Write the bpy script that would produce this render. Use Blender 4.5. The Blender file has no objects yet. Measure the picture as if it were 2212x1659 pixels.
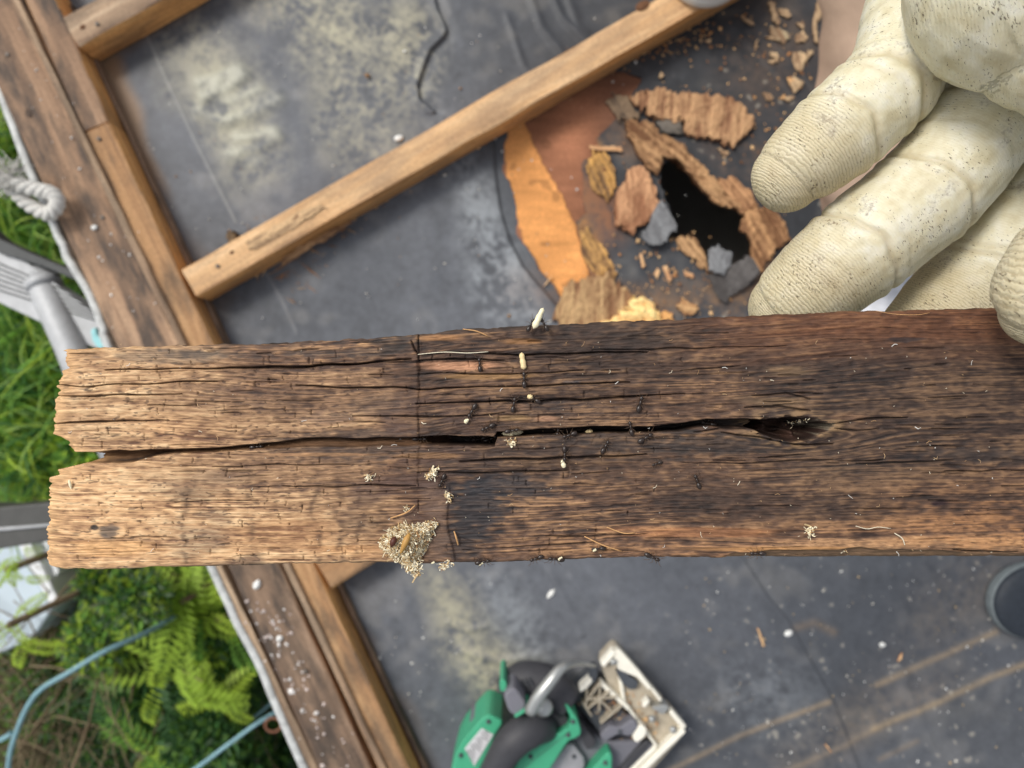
import bpy, bmesh, math, random
import numpy as np
from mathutils import Vector, Matrix

# ------------------------------------------------------------------ camera, sky, sun
SC = bpy.context.scene
COL = SC.collection
W0 = 36.0 / 26.0                     # picture width per metre of distance
CAMZ = 1.0
cam_d = bpy.data.cameras.new('camera')
cam = bpy.data.objects.new('camera', cam_d)
COL.objects.link(cam)
cam.location = (0, 0, CAMZ)
cam_d.lens = 26.0
cam_d.sensor_width = 36.0
cam_d.clip_start = 0.01
cam_d.clip_end = 200
cam_d.dof.use_dof = True
cam_d.dof.focus_distance = 0.228
cam_d.dof.aperture_fstop = 15.0
SC.camera = cam

SUN_EL, SUN_AZ = math.radians(52), math.radians(142)      # azimuth measured from +x
world = bpy.data.worlds.new('World')
SC.world = world
world.use_nodes = True
wn = world.node_tree
wn.nodes.clear()
w_out = wn.nodes.new('ShaderNodeOutputWorld')
w_bg = wn.nodes.new('ShaderNodeBackground')
w_hs = wn.nodes.new('ShaderNodeHueSaturation')
w_sky = wn.nodes.new('ShaderNodeTexSky')
w_sky.sky_type = 'NISHITA'
w_sky.sun_disc = False
w_sky.sun_elevation = SUN_EL
w_sky.sun_rotation = math.pi / 2 - SUN_AZ
w_sky.dust_density = 3.0
w_hs.inputs['Saturation'].default_value = 0.28       # thin cloud in front of the blue
w_bg.inputs['Strength'].default_value = 0.13
wn.links.new(w_sky.outputs[0], w_hs.inputs['Color'])
wn.links.new(w_hs.outputs[0], w_bg.inputs['Color'])
wn.links.new(w_bg.outputs[0], w_out.inputs['Surface'])

sun_d = bpy.data.lights.new('sun', 'SUN')
sun_d.energy = 1.5
sun_d.angle = math.radians(15)
sun_d.color = (1.0, 0.95, 0.87)
sun = bpy.data.objects.new('sun', sun_d)
COL.objects.link(sun)
sd = Vector((math.cos(SUN_AZ) * math.cos(SUN_EL), math.sin(SUN_AZ) * math.cos(SUN_EL), math.sin(SUN_EL)))
sun.rotation_euler = sd.to_track_quat('Z', 'Y').to_euler()
SC.view_settings.view_transform = 'Standard'
SC.view_settings.look = 'None'
SC.view_settings.gamma = 1.0
SC.view_settings.exposure = 0.36
SC.view_settings.use_curve_mapping = False
SC.render.engine = 'CYCLES'
SC.cycles.use_denoising = True
SC.cycles.max_bounces = 6

# ------------------------------------------------------------------ helpers
random.seed(7)
RNG = np.random.default_rng(11)


def kk(z):
    return W0 * (CAMZ - z) / 2212.0


def P(u, v, z=0.0):
    """a direction seen in the photograph (2212 px wide) -> the point at height z"""
    k = kk(z)
    return Vector(((u - 1106) * k, (829.5 - v) * k, z))


def srgb(r, g, b):
    def f(c):
        c = c / 255.0
        return c / 12.92 if c <= 0.04045 else ((c + 0.055) / 1.055) ** 2.4
    return np.array([f(r), f(g), f(b)])


def lin4(c):
    return (float(c[0]), float(c[1]), float(c[2]), 1.0)


def bmat(n, cells):
    """cubic B-spline interpolation matrix"""
    x = np.linspace(0, cells - 1e-6, n)
    i = np.floor(x).astype(int)
    f = x - i
    M = np.zeros((n, cells + 3))
    w = [(1 - f) ** 3 / 6, (3 * f ** 3 - 6 * f ** 2 + 4) / 6, (-3 * f ** 3 + 3 * f ** 2 + 3 * f + 1) / 6, f ** 3 / 6]
    for j in range(4):
        M[np.arange(n), i + j] += w[j]
    return M


def vn(shape, cy, cx, rng=RNG):
    """smooth noise of about unit spread"""
    cy, cx = max(1, int(cy)), max(1, int(cx))
    L = rng.normal(size=(cy + 3, cx + 3))
    N = bmat(shape[0], cy) @ L @ bmat(shape[1], cx).T
    return N / max(1e-6, N.std())


def sm(a, b, x):
    t = np.clip((x - a) / (b - a), 0, 1)
    return t * t * (3 - 2 * t)


def pdist(U, V, pts, reach=None):
    """distance to a polyline and the fraction along it"""
    best = np.full(U.shape, 1e9)
    frac = np.zeros(U.shape)
    n = len(pts) - 1
    for i in range(n):
        ax, ay = pts[i]
        bx, by = pts[i + 1]
        dx, dy = bx - ax, by - ay
        L2 = dx * dx + dy * dy + 1e-9
        t = np.clip(((U - ax) * dx + (V - ay) * dy) / L2, 0, 1)
        d = np.hypot(U - ax - t * dx, V - ay - t * dy)
        m = d < best
        best = np.where(m, d, best)
        frac = np.where(m, (i + t) / n, frac)
    return best, frac


def inpoly(U, V, poly):
    c = np.zeros(U.shape, bool)
    n = len(poly)
    j = n - 1
    for i in range(n):
        xi, yi = poly[i]
        xj, yj = poly[j]
        if yi != yj:
            m = ((yi > V) != (yj > V)) & (U < (xj - xi) * (V - yi) / (yj - yi) + xi)
            c ^= m
        j = i
    return c


def tagged(o, label=None, cat=None, group=None, kind=None):
    if label:
        o['label'] = label
    if cat:
        o['category'] = cat
    if group:
        o['group'] = group
    if kind:
        o['kind'] = kind
    return o


def link(o, parent=None):
    COL.objects.link(o)
    if parent is not None:
        o.parent = parent
        o.matrix_parent_inverse = Matrix.Translation(-parent.location) if parent.rotation_euler[:] == (0, 0, 0) else parent.matrix_basis.inverted()
    return o


def empty(name, loc, label=None, cat=None, group=None):
    o = bpy.data.objects.new(name, None)
    o.empty_display_size = 0.02
    o.location = loc
    COL.objects.link(o)
    return tagged(o, label, cat, group)


def mesh_np(name, verts, quads, mat, parent=None, col=None, smooth=True, extra=None):
    me = bpy.data.meshes.new(name)
    nv, nf = len(verts), len(quads)
    k = quads.shape[1]
    me.vertices.add(nv)
    me.vertices.foreach_set('co', np.ascontiguousarray(verts, dtype=np.float32).ravel())
    me.loops.add(nf * k)
    me.loops.foreach_set('vertex_index', np.ascontiguousarray(quads, dtype=np.int32).ravel())
    me.polygons.add(nf)
    me.polygons.foreach_set('loop_start', np.arange(0, nf * k, k, dtype=np.int32))
    me.polygons.foreach_set('use_smooth', np.full(nf, smooth))
    me.update(calc_edges=True)
    me.validate()
    if col is not None:
        a = me.color_attributes.new('Col', 'FLOAT_COLOR', 'POINT')
        c4 = np.ones((nv, 4), np.float32)
        c4[:, :3] = col
        a.data.foreach_set('color', c4.ravel())
    for nm, arr in (extra or {}).items():
        a = me.attributes.new(nm, 'FLOAT', 'POINT')
        a.data.foreach_set('value', np.ascontiguousarray(arr, dtype=np.float32))
    me.materials.append(mat)
    o = bpy.data.objects.new(name, me)
    return link(o, parent)


def grid_solid(name, X, Y, Zt, Zb, mask, color, mat, parent=None, side=None, bottom=True, smooth=True):
    """a thick sheet: top surface from a grid, walls round every edge, an underside"""
    ny, nx = X.shape
    idx = np.arange(ny * nx).reshape(ny, nx)
    a, b, c, d = idx[:-1, :-1], idx[:-1, 1:], idx[1:, 1:], idx[1:, :-1]
    m = mask
    top = np.stack([a[m], d[m], c[m], b[m]], 1)
    pad = np.pad(m, 1)
    nb = {'u': pad[:-2, 1:-1], 'd': pad[2:, 1:-1], 'l': pad[1:-1, :-2], 'r': pad[1:-1, 2:]}
    N = ny * nx
    walls = []
    for key, (p, q) in {'u': (a, b), 'd': (c, d), 'l': (d, a), 'r': (b, c)}.items():
        mm = m & ~nb[key]
        walls.append(np.stack([p[mm], q[mm], q[mm] + N, p[mm] + N], 1))
    walls = np.concatenate(walls)
    # wall vertices of their own so that the edge stays crisp
    faces = [top]
    vt = np.stack([X.ravel(), Y.ravel(), Zt.ravel()], 1)
    vb = np.stack([X.ravel(), Y.ravel(), np.broadcast_to(Zb, X.shape).ravel()], 1)
    verts = np.concatenate([vt, vb, vt, vb])
    sc_ = side if side is not None else None
    ct = color.reshape(-1, 3)
    cs = ct * 0.8 if sc_ is None else np.broadcast_to(np.asarray(sc_, float), ct.shape) * (0.75 + 0.5 * ct.mean(1, keepdims=True) / max(1e-4, ct.mean()))
    cols = np.concatenate([ct, cs, cs, cs])
    w2 = walls.copy()
    w2[:, :2] += 2 * N
    w2[:, 2:] += 2 * N
    faces.append(w2)
    if bottom:
        faces.append(np.stack([a[m], b[m], c[m], d[m]], 1) + N)
    F = np.concatenate(faces)
    used = np.unique(F)
    remap = np.full(4 * N, -1)
    remap[used] = np.arange(len(used))
    F = remap[F]
    return mesh_np(name, verts[used], F[:, ::-1] if False else F, mat, parent, cols[used], smooth)


def tube(path, radii, seg=10, cap=True):
    """verts, quads of a swept tube; path list of Vectors"""
    path = [Vector(p) for p in path]
    n = len(path)
    V, F = [], []
    up = None
    for i, p in enumerate(path):
        t = (path[min(n - 1, i + 1)] - path[max(0, i - 1)]).normalized()
        if up is None:
            up = t.orthogonal().normalized()
        up = (up - t * up.dot(t)).normalized()
        s = t.cross(up)
        r = radii[i] if hasattr(radii, '__len__') else radii
        for j in range(seg):
            a = 2 * math.pi * j / seg
            V.append(p + up * math.cos(a) * r + s * math.sin(a) * r)
    for i in range(n - 1):
        for j in range(seg):
            k = (j + 1) % seg
            F.append((i * seg + j, i * seg + k, (i + 1) * seg + k, (i + 1) * seg + j))
    if cap:
        F.append(tuple(range(seg - 1, -1, -1)))
        F.append(tuple((n - 1) * seg + j for j in range(seg)))
    return V, F


def smooth_path(pts, n):
    """Catmull-Rom through the points"""
    pts = [Vector(p) for p in pts]
    q = [pts[0] * 2 - pts[1]] + pts + [pts[-1] * 2 - pts[-2]]
    out = []
    for i in range(n):
        x = i / (n - 1) * (len(pts) - 1)
        k = min(int(x), len(pts) - 2)
        f = x - k
        p0, p1, p2, p3 = q[k:k + 4]
        out.append(0.5 * ((2 * p1) + (p2 - p0) * f + (2 * p0 - 5 * p1 + 4 * p2 - p3) * f * f + (3 * p1 - p0 - 3 * p2 + p3) * f ** 3))
    return out


def interp(vals, n):
    return list(np.interp(np.linspace(0, len(vals) - 1, n), range(len(vals)), vals))


def obj_pd(name, V, F, mat, parent=None, smooth=True, bevel=0.0):
    me = bpy.data.meshes.new(name)
    me.from_pydata([tuple(v) for v in V], [], F)
    me.update()
    if smooth:
        me.polygons.foreach_set('use_smooth', [True] * len(me.polygons))
    me.materials.append(mat)
    o = bpy.data.objects.new(name, me)
    link(o, parent)
    if bevel:
        md = o.modifiers.new('bevel', 'BEVEL')
        md.width = bevel
        md.segments = 3
        md.limit_method = 'ANGLE'
        md.harden_normals = False
        if smooth:
            me.set_sharp_from_angle(angle=math.radians(40))
    return o


def prism(name, poly, z0, z1, mat, parent=None, bevel=0.002, zpx=None):
    """px outline, read at height z1, extruded straight down to z0"""
    top = [P(u, v, z1 if zpx is None else zpx) for u, v in poly]
    area = sum(top[i].x * top[(i + 1) % len(top)].y - top[(i + 1) % len(top)].x * top[i].y for i in range(len(top)))
    if area < 0:
        top.reverse()
    n = len(top)
    V = [Vector((p.x, p.y, z1)) for p in top] + [Vector((p.x, p.y, z0)) for p in top]
    F = [tuple(range(n)), tuple(range(2 * n - 1, n - 1, -1))]
    for i in range(n):
        j = (i + 1) % n
        F.append((i, i + n, j + n, j))
    return obj_pd(name, V, F, mat, parent, smooth=False, bevel=bevel)


def merge(parts):
    V, F = [], []
    for v, f in parts:
        o = len(V)
        V += list(v)
        F += [tuple(i + o for i in q) for q in f]
    return V, F


def ellipsoid(c, rx, ry, rz, rot=None, seg=12, rings=8):
    V, F = [], []
    R = rot or Matrix.Identity(3)
    c = Vector(c)
    for i in range(rings + 1):
        th = math.pi * i / rings
        for j in range(seg):
            ph = 2 * math.pi * j / seg
            V.append(c + R @ Vector((rx * math.cos(th), ry * math.sin(th) * math.cos(ph), rz * math.sin(th) * math.sin(ph))))
    for i in range(rings):
        for j in range(seg):
            k = (j + 1) % seg
            F.append((i * seg + j, (i + 1) * seg + j, (i + 1) * seg + k, i * seg + k))
    return V, F


# ------------------------------------------------------------------ materials
def new_mat(name, rough=0.7, spec=0.3, metal=0.0):
    m = bpy.data.materials.new(name)
    m.use_nodes = True
    nt = m.node_tree
    b = nt.nodes['Principled BSDF']
    b.inputs['Roughness'].default_value = rough
    b.inputs['Specular IOR Level'].default_value = spec
    b.inputs['Metallic'].default_value = metal
    return m, nt, b


def noise_node(nt, scale, detail=4, rough=0.6, vec=None, dist=0.0):
    n = nt.nodes.new('ShaderNodeTexNoise')
    n.inputs['Scale'].default_value = scale
    n.inputs['Detail'].default_value = detail
    n.inputs['Roughness'].default_value = rough
    n.inputs['Distortion'].default_value = dist
    if vec is not None:
        nt.links.new(vec, n.inputs['Vector'])
    return n


def ramp(nt, fac, stops):
    r = nt.nodes.new('ShaderNodeValToRGB')
    e = r.color_ramp.elements
    while len(e) < len(stops):
        e.new(0.5)
    for el, (p, c) in zip(e, stops):
        el.position = p
        el.color = c if len(c) == 4 else lin4(c)
    nt.links.new(fac, r.inputs['Fac'])
    return r


def bump(nt, b, h, strength, dist):
    n = nt.nodes.new('ShaderNodeBump')
    n.inputs['Strength'].default_value = strength
    n.inputs['Distance'].default_value = dist
    nt.links.new(h, n.inputs['Height'])
    nt.links.new(n.outputs[0], b.inputs['Normal'])
    return n


def mix(nt, a, b_, fac, mode='MIX'):
    m = nt.nodes.new('ShaderNodeMix')
    m.data_type = 'RGBA'
    m.blend_type = mode
    for s, x in ((6, a), (7, b_)):
        if hasattr(x, 'is_output'):
            nt.links.new(x, m.inputs[s])
        else:
            m.inputs[s].default_value = lin4(x)
    if hasattr(fac, 'is_output'):
        nt.links.new(fac, m.inputs[0])
    else:
        m.inputs[0].default_value = fac
    return m.outputs[2]


def mat_attr(name, rough=0.75, spec=0.25, nscale=300, bstr=0.3, bdist=0.0005, amp=0.25, stretch=(1, 1, 1)):
    """colour per vertex with fine procedural grain on top"""
    m, nt, b = new_mat(name, rough, spec)
    at = nt.nodes.new('ShaderNodeAttribute')
    at.attribute_name = 'Col'
    tc = nt.nodes.new('ShaderNodeTexCoord')
    mp = nt.nodes.new('ShaderNodeMapping')
    mp.inputs['Scale'].default_value = stretch
    nt.links.new(tc.outputs['Object'], mp.inputs['Vector'])
    n = noise_node(nt, nscale, 5, 0.65, mp.outputs[0])
    r = ramp(nt, n.outputs['Fac'], [(0.3, (1 - amp,) * 3 + (1,)), (0.7, (1 + amp,) * 3 + (1,))])
    c = mix(nt, at.outputs['Color'], r.outputs[0], 1.0, 'MULTIPLY')
    nt.links.new(c, b.inputs['Base Color'])
    bump(nt, b, n.outputs['Fac'], bstr, bdist)
    return m


def mat_wood(name, light, mid, dark, stain=None, stain_amt=0.5, gscale=1.0, rough=0.75, seed=0.0):
    """sawn timber: grain runs along the object's own x"""
    m, nt, b = new_mat(name, rough, 0.2)
    tc = nt.nodes.new('ShaderNodeTexCoord')
    mp = nt.nodes.new('ShaderNodeMapping')
    mp.inputs['Scale'].default_value = (4 * gscale, 70 * gscale, 70 * gscale)
    mp.inputs['Location'].default_value = (seed, seed * 2.3, seed)
    nt.links.new(tc.outputs['Object'], mp.inputs['Vector'])
    n = noise_node(nt, 1.0, 6, 0.65, mp.outputs[0], 0.6)
    r = ramp(nt, n.outputs['Fac'], [(0.30, dark), (0.5, mid), (0.72, light)])
    c = r.outputs[0]
    mp2 = nt.nodes.new('ShaderNodeMapping')
    mp2.inputs['Scale'].default_value = (8, 30, 30)
    mp2.inputs['Location'].default_value = (seed * 3.1, seed, 1)
    nt.links.new(tc.outputs['Object'], mp2.inputs['Vector'])
    n2 = noise_node(nt, 1.0, 4, 0.6, mp2.outputs[0])
    if stain is not None:
        f = ramp(nt, n2.outputs['Fac'], [(0.44, (0, 0, 0, 1)), (0.60, (stain_amt,) * 3 + (1,))])
        c = mix(nt, c, stain, f.outputs[0])
    n3 = noise_node(nt, 260, 3, 0.6, tc.outputs['Object'])
    r3 = ramp(nt, n3.outputs['Fac'], [(0.3, (0.82,) * 3 + (1,)), (0.7, (1.15,) * 3 + (1,))])
    c = mix(nt, c, r3.outputs[0], 1.0, 'MULTIPLY')
    nt.links.new(c, b.inputs['Base Color'])
    bump(nt, b, n.outputs['Fac'], 0.5, 0.0015)
    return m


def mat_plain(name, col, rough=0.5, spec=0.4, metal=0.0, var=0.15, nscale=40, bstr=0.1, bdist=0.001):
    m, nt, b = new_mat(name, rough, spec, metal)
    tc = nt.nodes.new('ShaderNodeTexCoord')
    n = noise_node(nt, nscale, 5, 0.65, tc.outputs['Object'])
    r = ramp(nt, n.outputs['Fac'], [(0.3, lin4(np.array(col) * (1 - var))), (0.7, lin4(np.array(col) * (1 + var)))])
    nt.links.new(r.outputs[0], b.inputs['Base Color'])
    bump(nt, b, n.outputs['Fac'], bstr, bdist)
    return m


M_board = mat_attr('rotten_wood', 0.66, 0.3, 2300, 0.5, 0.00022, 0.30, (0.10, 1, 1))
M_membrane = mat_attr('roofing_sheet', 0.55, 0.4, 350, 0.25, 0.0006, 0.12)
M_rot = mat_attr('crumbling_plywood', 0.8, 0.15, 420, 0.6, 0.001, 0.25)
M_flake = mat_attr('wood_flakes', 0.8, 0.15, 700, 0.3, 0.0004, 0.15)
M_leaf = None

# ------------------------------------------------------------------ roof: the sheet, the sheathing, the hole
H = lambda x, y: (1042.4 + .3637 * x, 109.7 + .3637 * y)      # reading of the enlarged hole region
PA = [H(*p) for p in [(215, 398), (150, 480), (133, 560), (135, 690), (170, 800), (200, 900), (205, 1000), (240, 1120), (300, 1220), (370, 1340), (450, 1460), (520, 1500), (640, 1400), (620, 1260), (540, 1000), (480, 860), (330, 610), (250, 420)]]
PB = [H(*p) for p in [(215, 398), (370, 290), (560, 200), (740, 110), (850, 115), (940, 160), (900, 220), (880, 270), (850, 310), (780, 400), (690, 480), (640, 560), (600, 640), (590, 720), (600, 960), (545, 1010), (480, 860), (330, 610), (250, 420)]]
HOLE = [H(*p) for p in [(1060, 690), (1130, 630), (1310, 790), (1420, 880), (1580, 950), (1600, 1000), (1580, 1060), (1620, 1150), (1630, 1270), (1500, 1310), (1390, 1290), (1330, 1320), (1290, 1190), (1250, 1130), (1110, 1100), (1150, 1040), (1100, 900), (1050, 760)]]


def build_roof():
    st = 3.3
    us = np.arange(-330, 2560, st)
    vs = np.arange(-260, 1930, st)
    U, V = np.meshgrid(us, vs)
    sh = U.shape
    g = np.random.default_rng(3)
    n1 = vn(sh, 12, 16, g); n2 = vn(sh, 40, 55, g); n3 = vn(sh, 130, 170, g); n4 = vn(sh, 300, 400, g)
    n5 = vn(sh, 6, 8, g); n6 = vn(sh, 22, 28, g)
    h = 0.0009 * n1 + 0.0003 * n2
    grey = srgb(89, 92, 98)
    col = np.ones(sh + (3,)) * grey
    col *= (1 + 0.07 * n1 + 0.05 * n6 + 0.05 * n3 + 0.06 * n4)[..., None]
    # paler, drier upper sheet on the left, darker towards the rotten corner
    dark = sm(950, 1350, U - 0.35 * (V - 400)) * sm(1000, 500, V)
    col = col * (1 - 0.60 * dark - 0.12 * sm(1250, 1600, U) * sm(1000, 1200, V))[..., None]
    n7 = vn(sh, 60, 60, g); n8 = vn(sh, 420, 560, g)
    col = col + (np.clip(.5 * n7 + .4 * n3 + .3 * n6 - .5, 0, 1) * .10)[..., None] * srgb(170, 160, 140)

    def lay(mask, c):
        nonlocal col
        mask = np.clip(mask, 0, 1)[..., None]
        col = col * (1 - mask) + np.array(c) * mask
    cream = srgb(176, 170, 144); white = srgb(166, 172, 176); tan = srgb(150, 130, 104)
    spk = np.clip(0.50 + 0.17 * n2 + 0.10 * n3 + 0.13 * n4 + 0.13 * n8 + .08 * n7, 0.02, 1)

    def blob(cu, cv, ru, rv, ang, c, amt, soft=1.0, speck=True):
        if speck and amt > .3 and c is not None and V.max() > 0 and (c is cream or c is white):
            amt *= .88
        a = math.radians(ang)
        x = (U - cu) * math.cos(a) + (V - cv) * math.sin(a)
        y = -(U - cu) * math.sin(a) + (V - cv) * math.cos(a)
        r = np.sqrt((x / ru) ** 2 + (y / rv) ** 2) + 0.20 * n6 + 0.10 * n2
        m = sm(1.35 + 0.25 * soft, 0.15, r) * amt * 1.25
        lay(np.clip(m * 1.1, 0, 1) * spk * .95 if speck else m, c)
    blob(470, 170, 130, 85, 60, cream, 0.62)
    blob(540, 310, 120, 80, 62, cream, 0.66)
    blob(760, 120, 230, 90, 62, cream, 0.70)
    blob(640, 20, 130, 60, 20, cream, 0.6)
    blob(720, 260, 110, 60, 70, cream, 0.42)
    blob(880, 60, 110, 50, 80, cream, 0.55)
    blob(1010, 400, 140, 45, 66, white, 0.32)
    blob(1070, 560, 130, 55, 66, white, 0.42)
    blob(1130, 640, 90, 50, 60, white, 0.35)
    blob(1000, 1370, 210, 70, 62, cream, 0.66)
    blob(1060, 1450, 110, 60, 20, cream, 0.5)
    blob(950, 1290, 90, 45, 50, cream, 0.4)
    blob(1110, 1340, 130, 50, 60, white, 0.32)
    blob(1640, 1500, 120, 90, 30, white, 0.22)
    blob(2050, 1330, 180, 70, -40, tan, 0.20)
    blob(1850, 1570, 260, 60, -26, tan, 0.22)
    blob(2000, 1500, 120, 60, -26, tan, 0.2)
    # bright folds lifted in the upper left bay
    for (a, b, w, hh) in [((432, 178), (515, 150), 11, 4), ((445, 215), (530, 165), 9, 4), ((475, 225), (560, 195), 9, 3),
                          ((485, 262), (600, 215), 12, 5), ((470, 185), (440, 208), 9, 3), ((515, 300), (590, 285), 9, 3.5),
                          ((520, 330), (600, 300), 8, 3.5), ((500, 335), (560, 352), 10, 3), ((430, 240), (500, 262), 9, 3)]:
        d, f = pdist(U, V, [a, ((a[0] + b[0]) / 2, (a[1] + b[1]) / 2 + 6), b])
        e = np.exp(-(d / (w * 1.5)) ** 2) * (.6 + .4 * np.clip(.5 + .5 * n2, 0, 1))
        h += 0.0009 * hh * e
        lay(0.62 * e * (0.3 + 0.7 * spk), srgb(188, 188, 172))
    blob(1800, 1330, 260, 160, 20, srgb(70, 74, 80), .30, speck=False)
    blob(2080, 1560, 200, 120, -20, srgb(64, 66, 68), .35, speck=False)
    blob(1480, 1330, 160, 120, 60, srgb(78, 82, 90), .25, speck=False)
    blob(1620, 1590, 170, 80, -20, srgb(72, 76, 82), .3, speck=False)
    blob(700, 480, 200, 120, 60, srgb(76, 80, 88), .22, speck=False)
    # long soft folds in the sheet
    for pts, w, hh in [([(1128, -60), (1170, 60), (1290, 210)], 9, 3), ([(1170, -60), (1215, 40), (1290, 120), (1350, 170)], 8, 3),
                       ([(1090, 20), (1130, 140), (1210, 260)], 7, 2), ([(1215, -40), (1250, 60), (1330, 140)], 10, 2.5),
                       ([(1560, 30), (1680, 160), (1800, 330)], 7, 2), ([(1600, 20), (1730, 150), (1830, 300)], 6, 1.6),
                       ([(1220, 1230), (1300, 1330), (1370, 1440)], 9, 2.5), ([(1180, 1220), (1240, 1330), (1260, 1380)], 8, 2),
                       ([(1640, 1250), (1790, 1420), (1950, 1640)], 12, 1.8), ([(1900, 1210), (1960, 1330), (2080, 1450)], 12, 2),
                       ([(1740, 1220), (1800, 1340), (1880, 1440)], 14, 1.5), ([(1990, 1200), (2030, 1290), (2120, 1390)], 12, 1.7),
                       ([(1950, 1460), (1990, 1560), (2060, 1700)], 10, 2), ([(980, 1400), (1080, 1430), (1180, 1410)], 9, 2.4),
                       ([(960, 1340), (1010, 1360), (1060, 1350)], 7, 2.2), ([(560, 560), (800, 520), (960, 610)], 26, 1.2)]:
        d, f = pdist(U, V, pts)
        h += 0.001 * hh * np.exp(-(d / w) ** 2) * sm(0, .1, f) * sm(1, .9, f)
    # scuffed pale line down the upper bay and tan tide lines
    for pts, w, c, amt in [([(307, 55), (350, 150), (380, 215), (430, 320), (470, 400), (510, 480)], 3.5, srgb(150, 150, 146), 0.5),
                           ([(575, 590), (610, 650), (640, 720)], 4, srgb(150, 150, 150), 0.35),
                           ([(1440, 1670), (1600, 1590), (1790, 1515)], 6, srgb(160, 140, 112), 0.65),
                           ([(1895, 1480), (2000, 1432), (2150, 1365)], 7, srgb(160, 140, 112), 0.65),
                           ([(1885, 1575), (2030, 1515), (2140, 1462), (2240, 1425)], 7, srgb(164, 144, 114), 0.7),
                           ([(1700, 1665), (1830, 1608), (1890, 1575)], 6, srgb(150, 132, 108), 0.4),
                           ([(1900, 1640), (1980, 1600)], 6, srgb(150, 132, 108), 0.4),
                           ([(1720, 1355), (1760, 1345), (1800, 1365)], 9, srgb(140, 118, 92), 0.4)]:
        d, f = pdist(U, V, pts)
        lay(amt * np.exp(-(d / w) ** 2) * (0.6 + 0.4 * spk), c)
        h += 0.0008 * np.exp(-(d / w) ** 2)
    # tan silt lying along the perimeter timber
    E1 = [(185, 120), (262, 290), (345, 460), (470, 740), (745, 1290), (930, 1690)]
    d, f = pdist(U, V, E1)
    silt = sm(52, 12, d + 16 * n6 + 8 * n2) * 0.85
    silt *= np.clip(sm(460, 330, V) + sm(1230, 1290, V) * sm(1560, 1400, V) + 0.15, 0, 1)
    lay(silt, srgb(140, 112, 84))
    d, f = pdist(U, V, [(190, 105), (420, -20)])
    lay(sm(46, 10, d + 10 * n6) * 0.7, srgb(132, 106, 82))
    # laps: a lifted edge with its step
    lap1 = [(925, -60), (946, 20), (966, 62), (962, 78), (930, 108), (914, 150), (903, 185), (908, 215), (940, 240)]
    d, f = pdist(U, V, lap1)
    side = (U - np.interp(V, [-60, 20, 62, 78, 108, 150, 185, 215, 240], [925, 946, 966, 962, 930, 914, 903, 908, 940]))
    h += np.where((V > -60) & (V < 245), 0.0035 * np.exp(-(d / 14) ** 2) * np.sign(-side) , 0)
    lay(0.65 * np.exp(-(d / 2.8) ** 2), srgb(56, 58, 62))
    lap2 = [(1596, 1190), (1660, 1290), (1700, 1335), (1745, 1415), (1765, 1450), (1800, 1510), (1830, 1590), (1872, 1700)]
    d, f = pdist(U, V, lap2)
    s2 = U - np.interp(V, [p[1] for p in lap2], [p[0] for p in lap2])
    on = sm(1180, 1220, V)
    h += on * 0.0022 * sm(6, -6, s2) * sm(160, 10, -s2)
    lay(0.45 * on * np.exp(-(d / 3.0) ** 2), srgb(62, 64, 68))
    # the torn edge of the upper sheet left of the rotten corner
    TE = [H(*p) for p in [(-20, 330), (30, 440), (70, 560), (75, 700), (95, 850), (110, 960), (170, 1130), (240, 1290), (330, 1400), (440, 1520), (560, 1700)]]
    tu = np.interp(V + 3 * n2, [p[1] for p in TE], [p[0] for p in TE])
    s3 = U - tu
    on3 = sm(235, 260, V) * sm(760, 700, V)
    inside = on3 * sm(-3, 3, s3) * sm(420, 300, s3)
    h -= 0.0032 * inside
    lay(0.55 * inside * sm(120, 60, s3), srgb(74, 77, 82))
    lay(0.7 * on3 * np.exp(-(s3 / 3.0) ** 2), srgb(52, 54, 57))
    # rot showing through: yellow-brown fibre around the hole
    for (cu, cv, ru, rv, an, c, am) in [(1290, 340, 60, 26, 70, srgb(178, 128, 66), .85), (1265, 420, 60, 22, 60, srgb(140, 96, 58), .8), (1335, 240, 60, 40, 60, srgb(96, 80, 66), .6),
                                        (1262, 500, 55, 26, 65, srgb(176, 126, 64), .8), (1290, 575, 60, 30, 70, srgb(150, 104, 62), .7),
                                        (1560, 620, 110, 40, -20, srgb(120, 94, 70), .5), (1420, 650, 160, 36, 5, srgb(146, 110, 72), .6), (1650, 170, 120, 90, 40, srgb(104, 84, 68), .35),
                                        (1700, 60, 110, 60, 40, srgb(104, 84, 68), .35), (1250, 630, 90, 60, 10, srgb(120, 88, 62), .7), (1300, 440, 46, 90, -20, srgb(134, 92, 64), .95), (1270, 560, 40, 70, -20, srgb(150, 104, 66), .9), (1350, 300, 70, 40, 50, srgb(120, 92, 70), .8), (1480, 620, 120, 30, 0, srgb(110, 86, 66), .6), (1580, 560, 60, 50, 0, srgb(110, 86, 66), .6), (1600, 330, 90, 40, 30, srgb(110, 86, 66), .5)]:
        blob(cu, cv, ru, rv, an, c, am, 1.4)
    # grit sprinkled through the surface
    lay((n4 > 2.35) * 0.5 * sm(1300, 1700, U), srgb(170, 164, 150))
    inA = inpoly(U + 2.5 * n3, V + 2.5 * n2, PA)
    inB = inpoly(U + 2.5 * n3, V + 2.5 * n2, PB)
    inH = inpoly(U + 4 * n3, V + 5 * n4 * 0.6 + 3 * n3, HOLE)
    cut = inA | inB | inH
    drip = np.interp(V, [-300, 201, 321, 485, 614, 750, 1227, 1420, 1659, 1950], [-215, 0, 44, 114, 187, 231, 454, 549, 653, 790])
    keep = ~cut & (U > drip + 12)
    mask = keep[:-1, :-1] & keep[1:, 1:] & keep[1:, :-1] & keep[:-1, 1:]
    k0 = kk(0)
    X = (U - 1106) * k0
    Y = (829.5 - V) * k0
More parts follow.
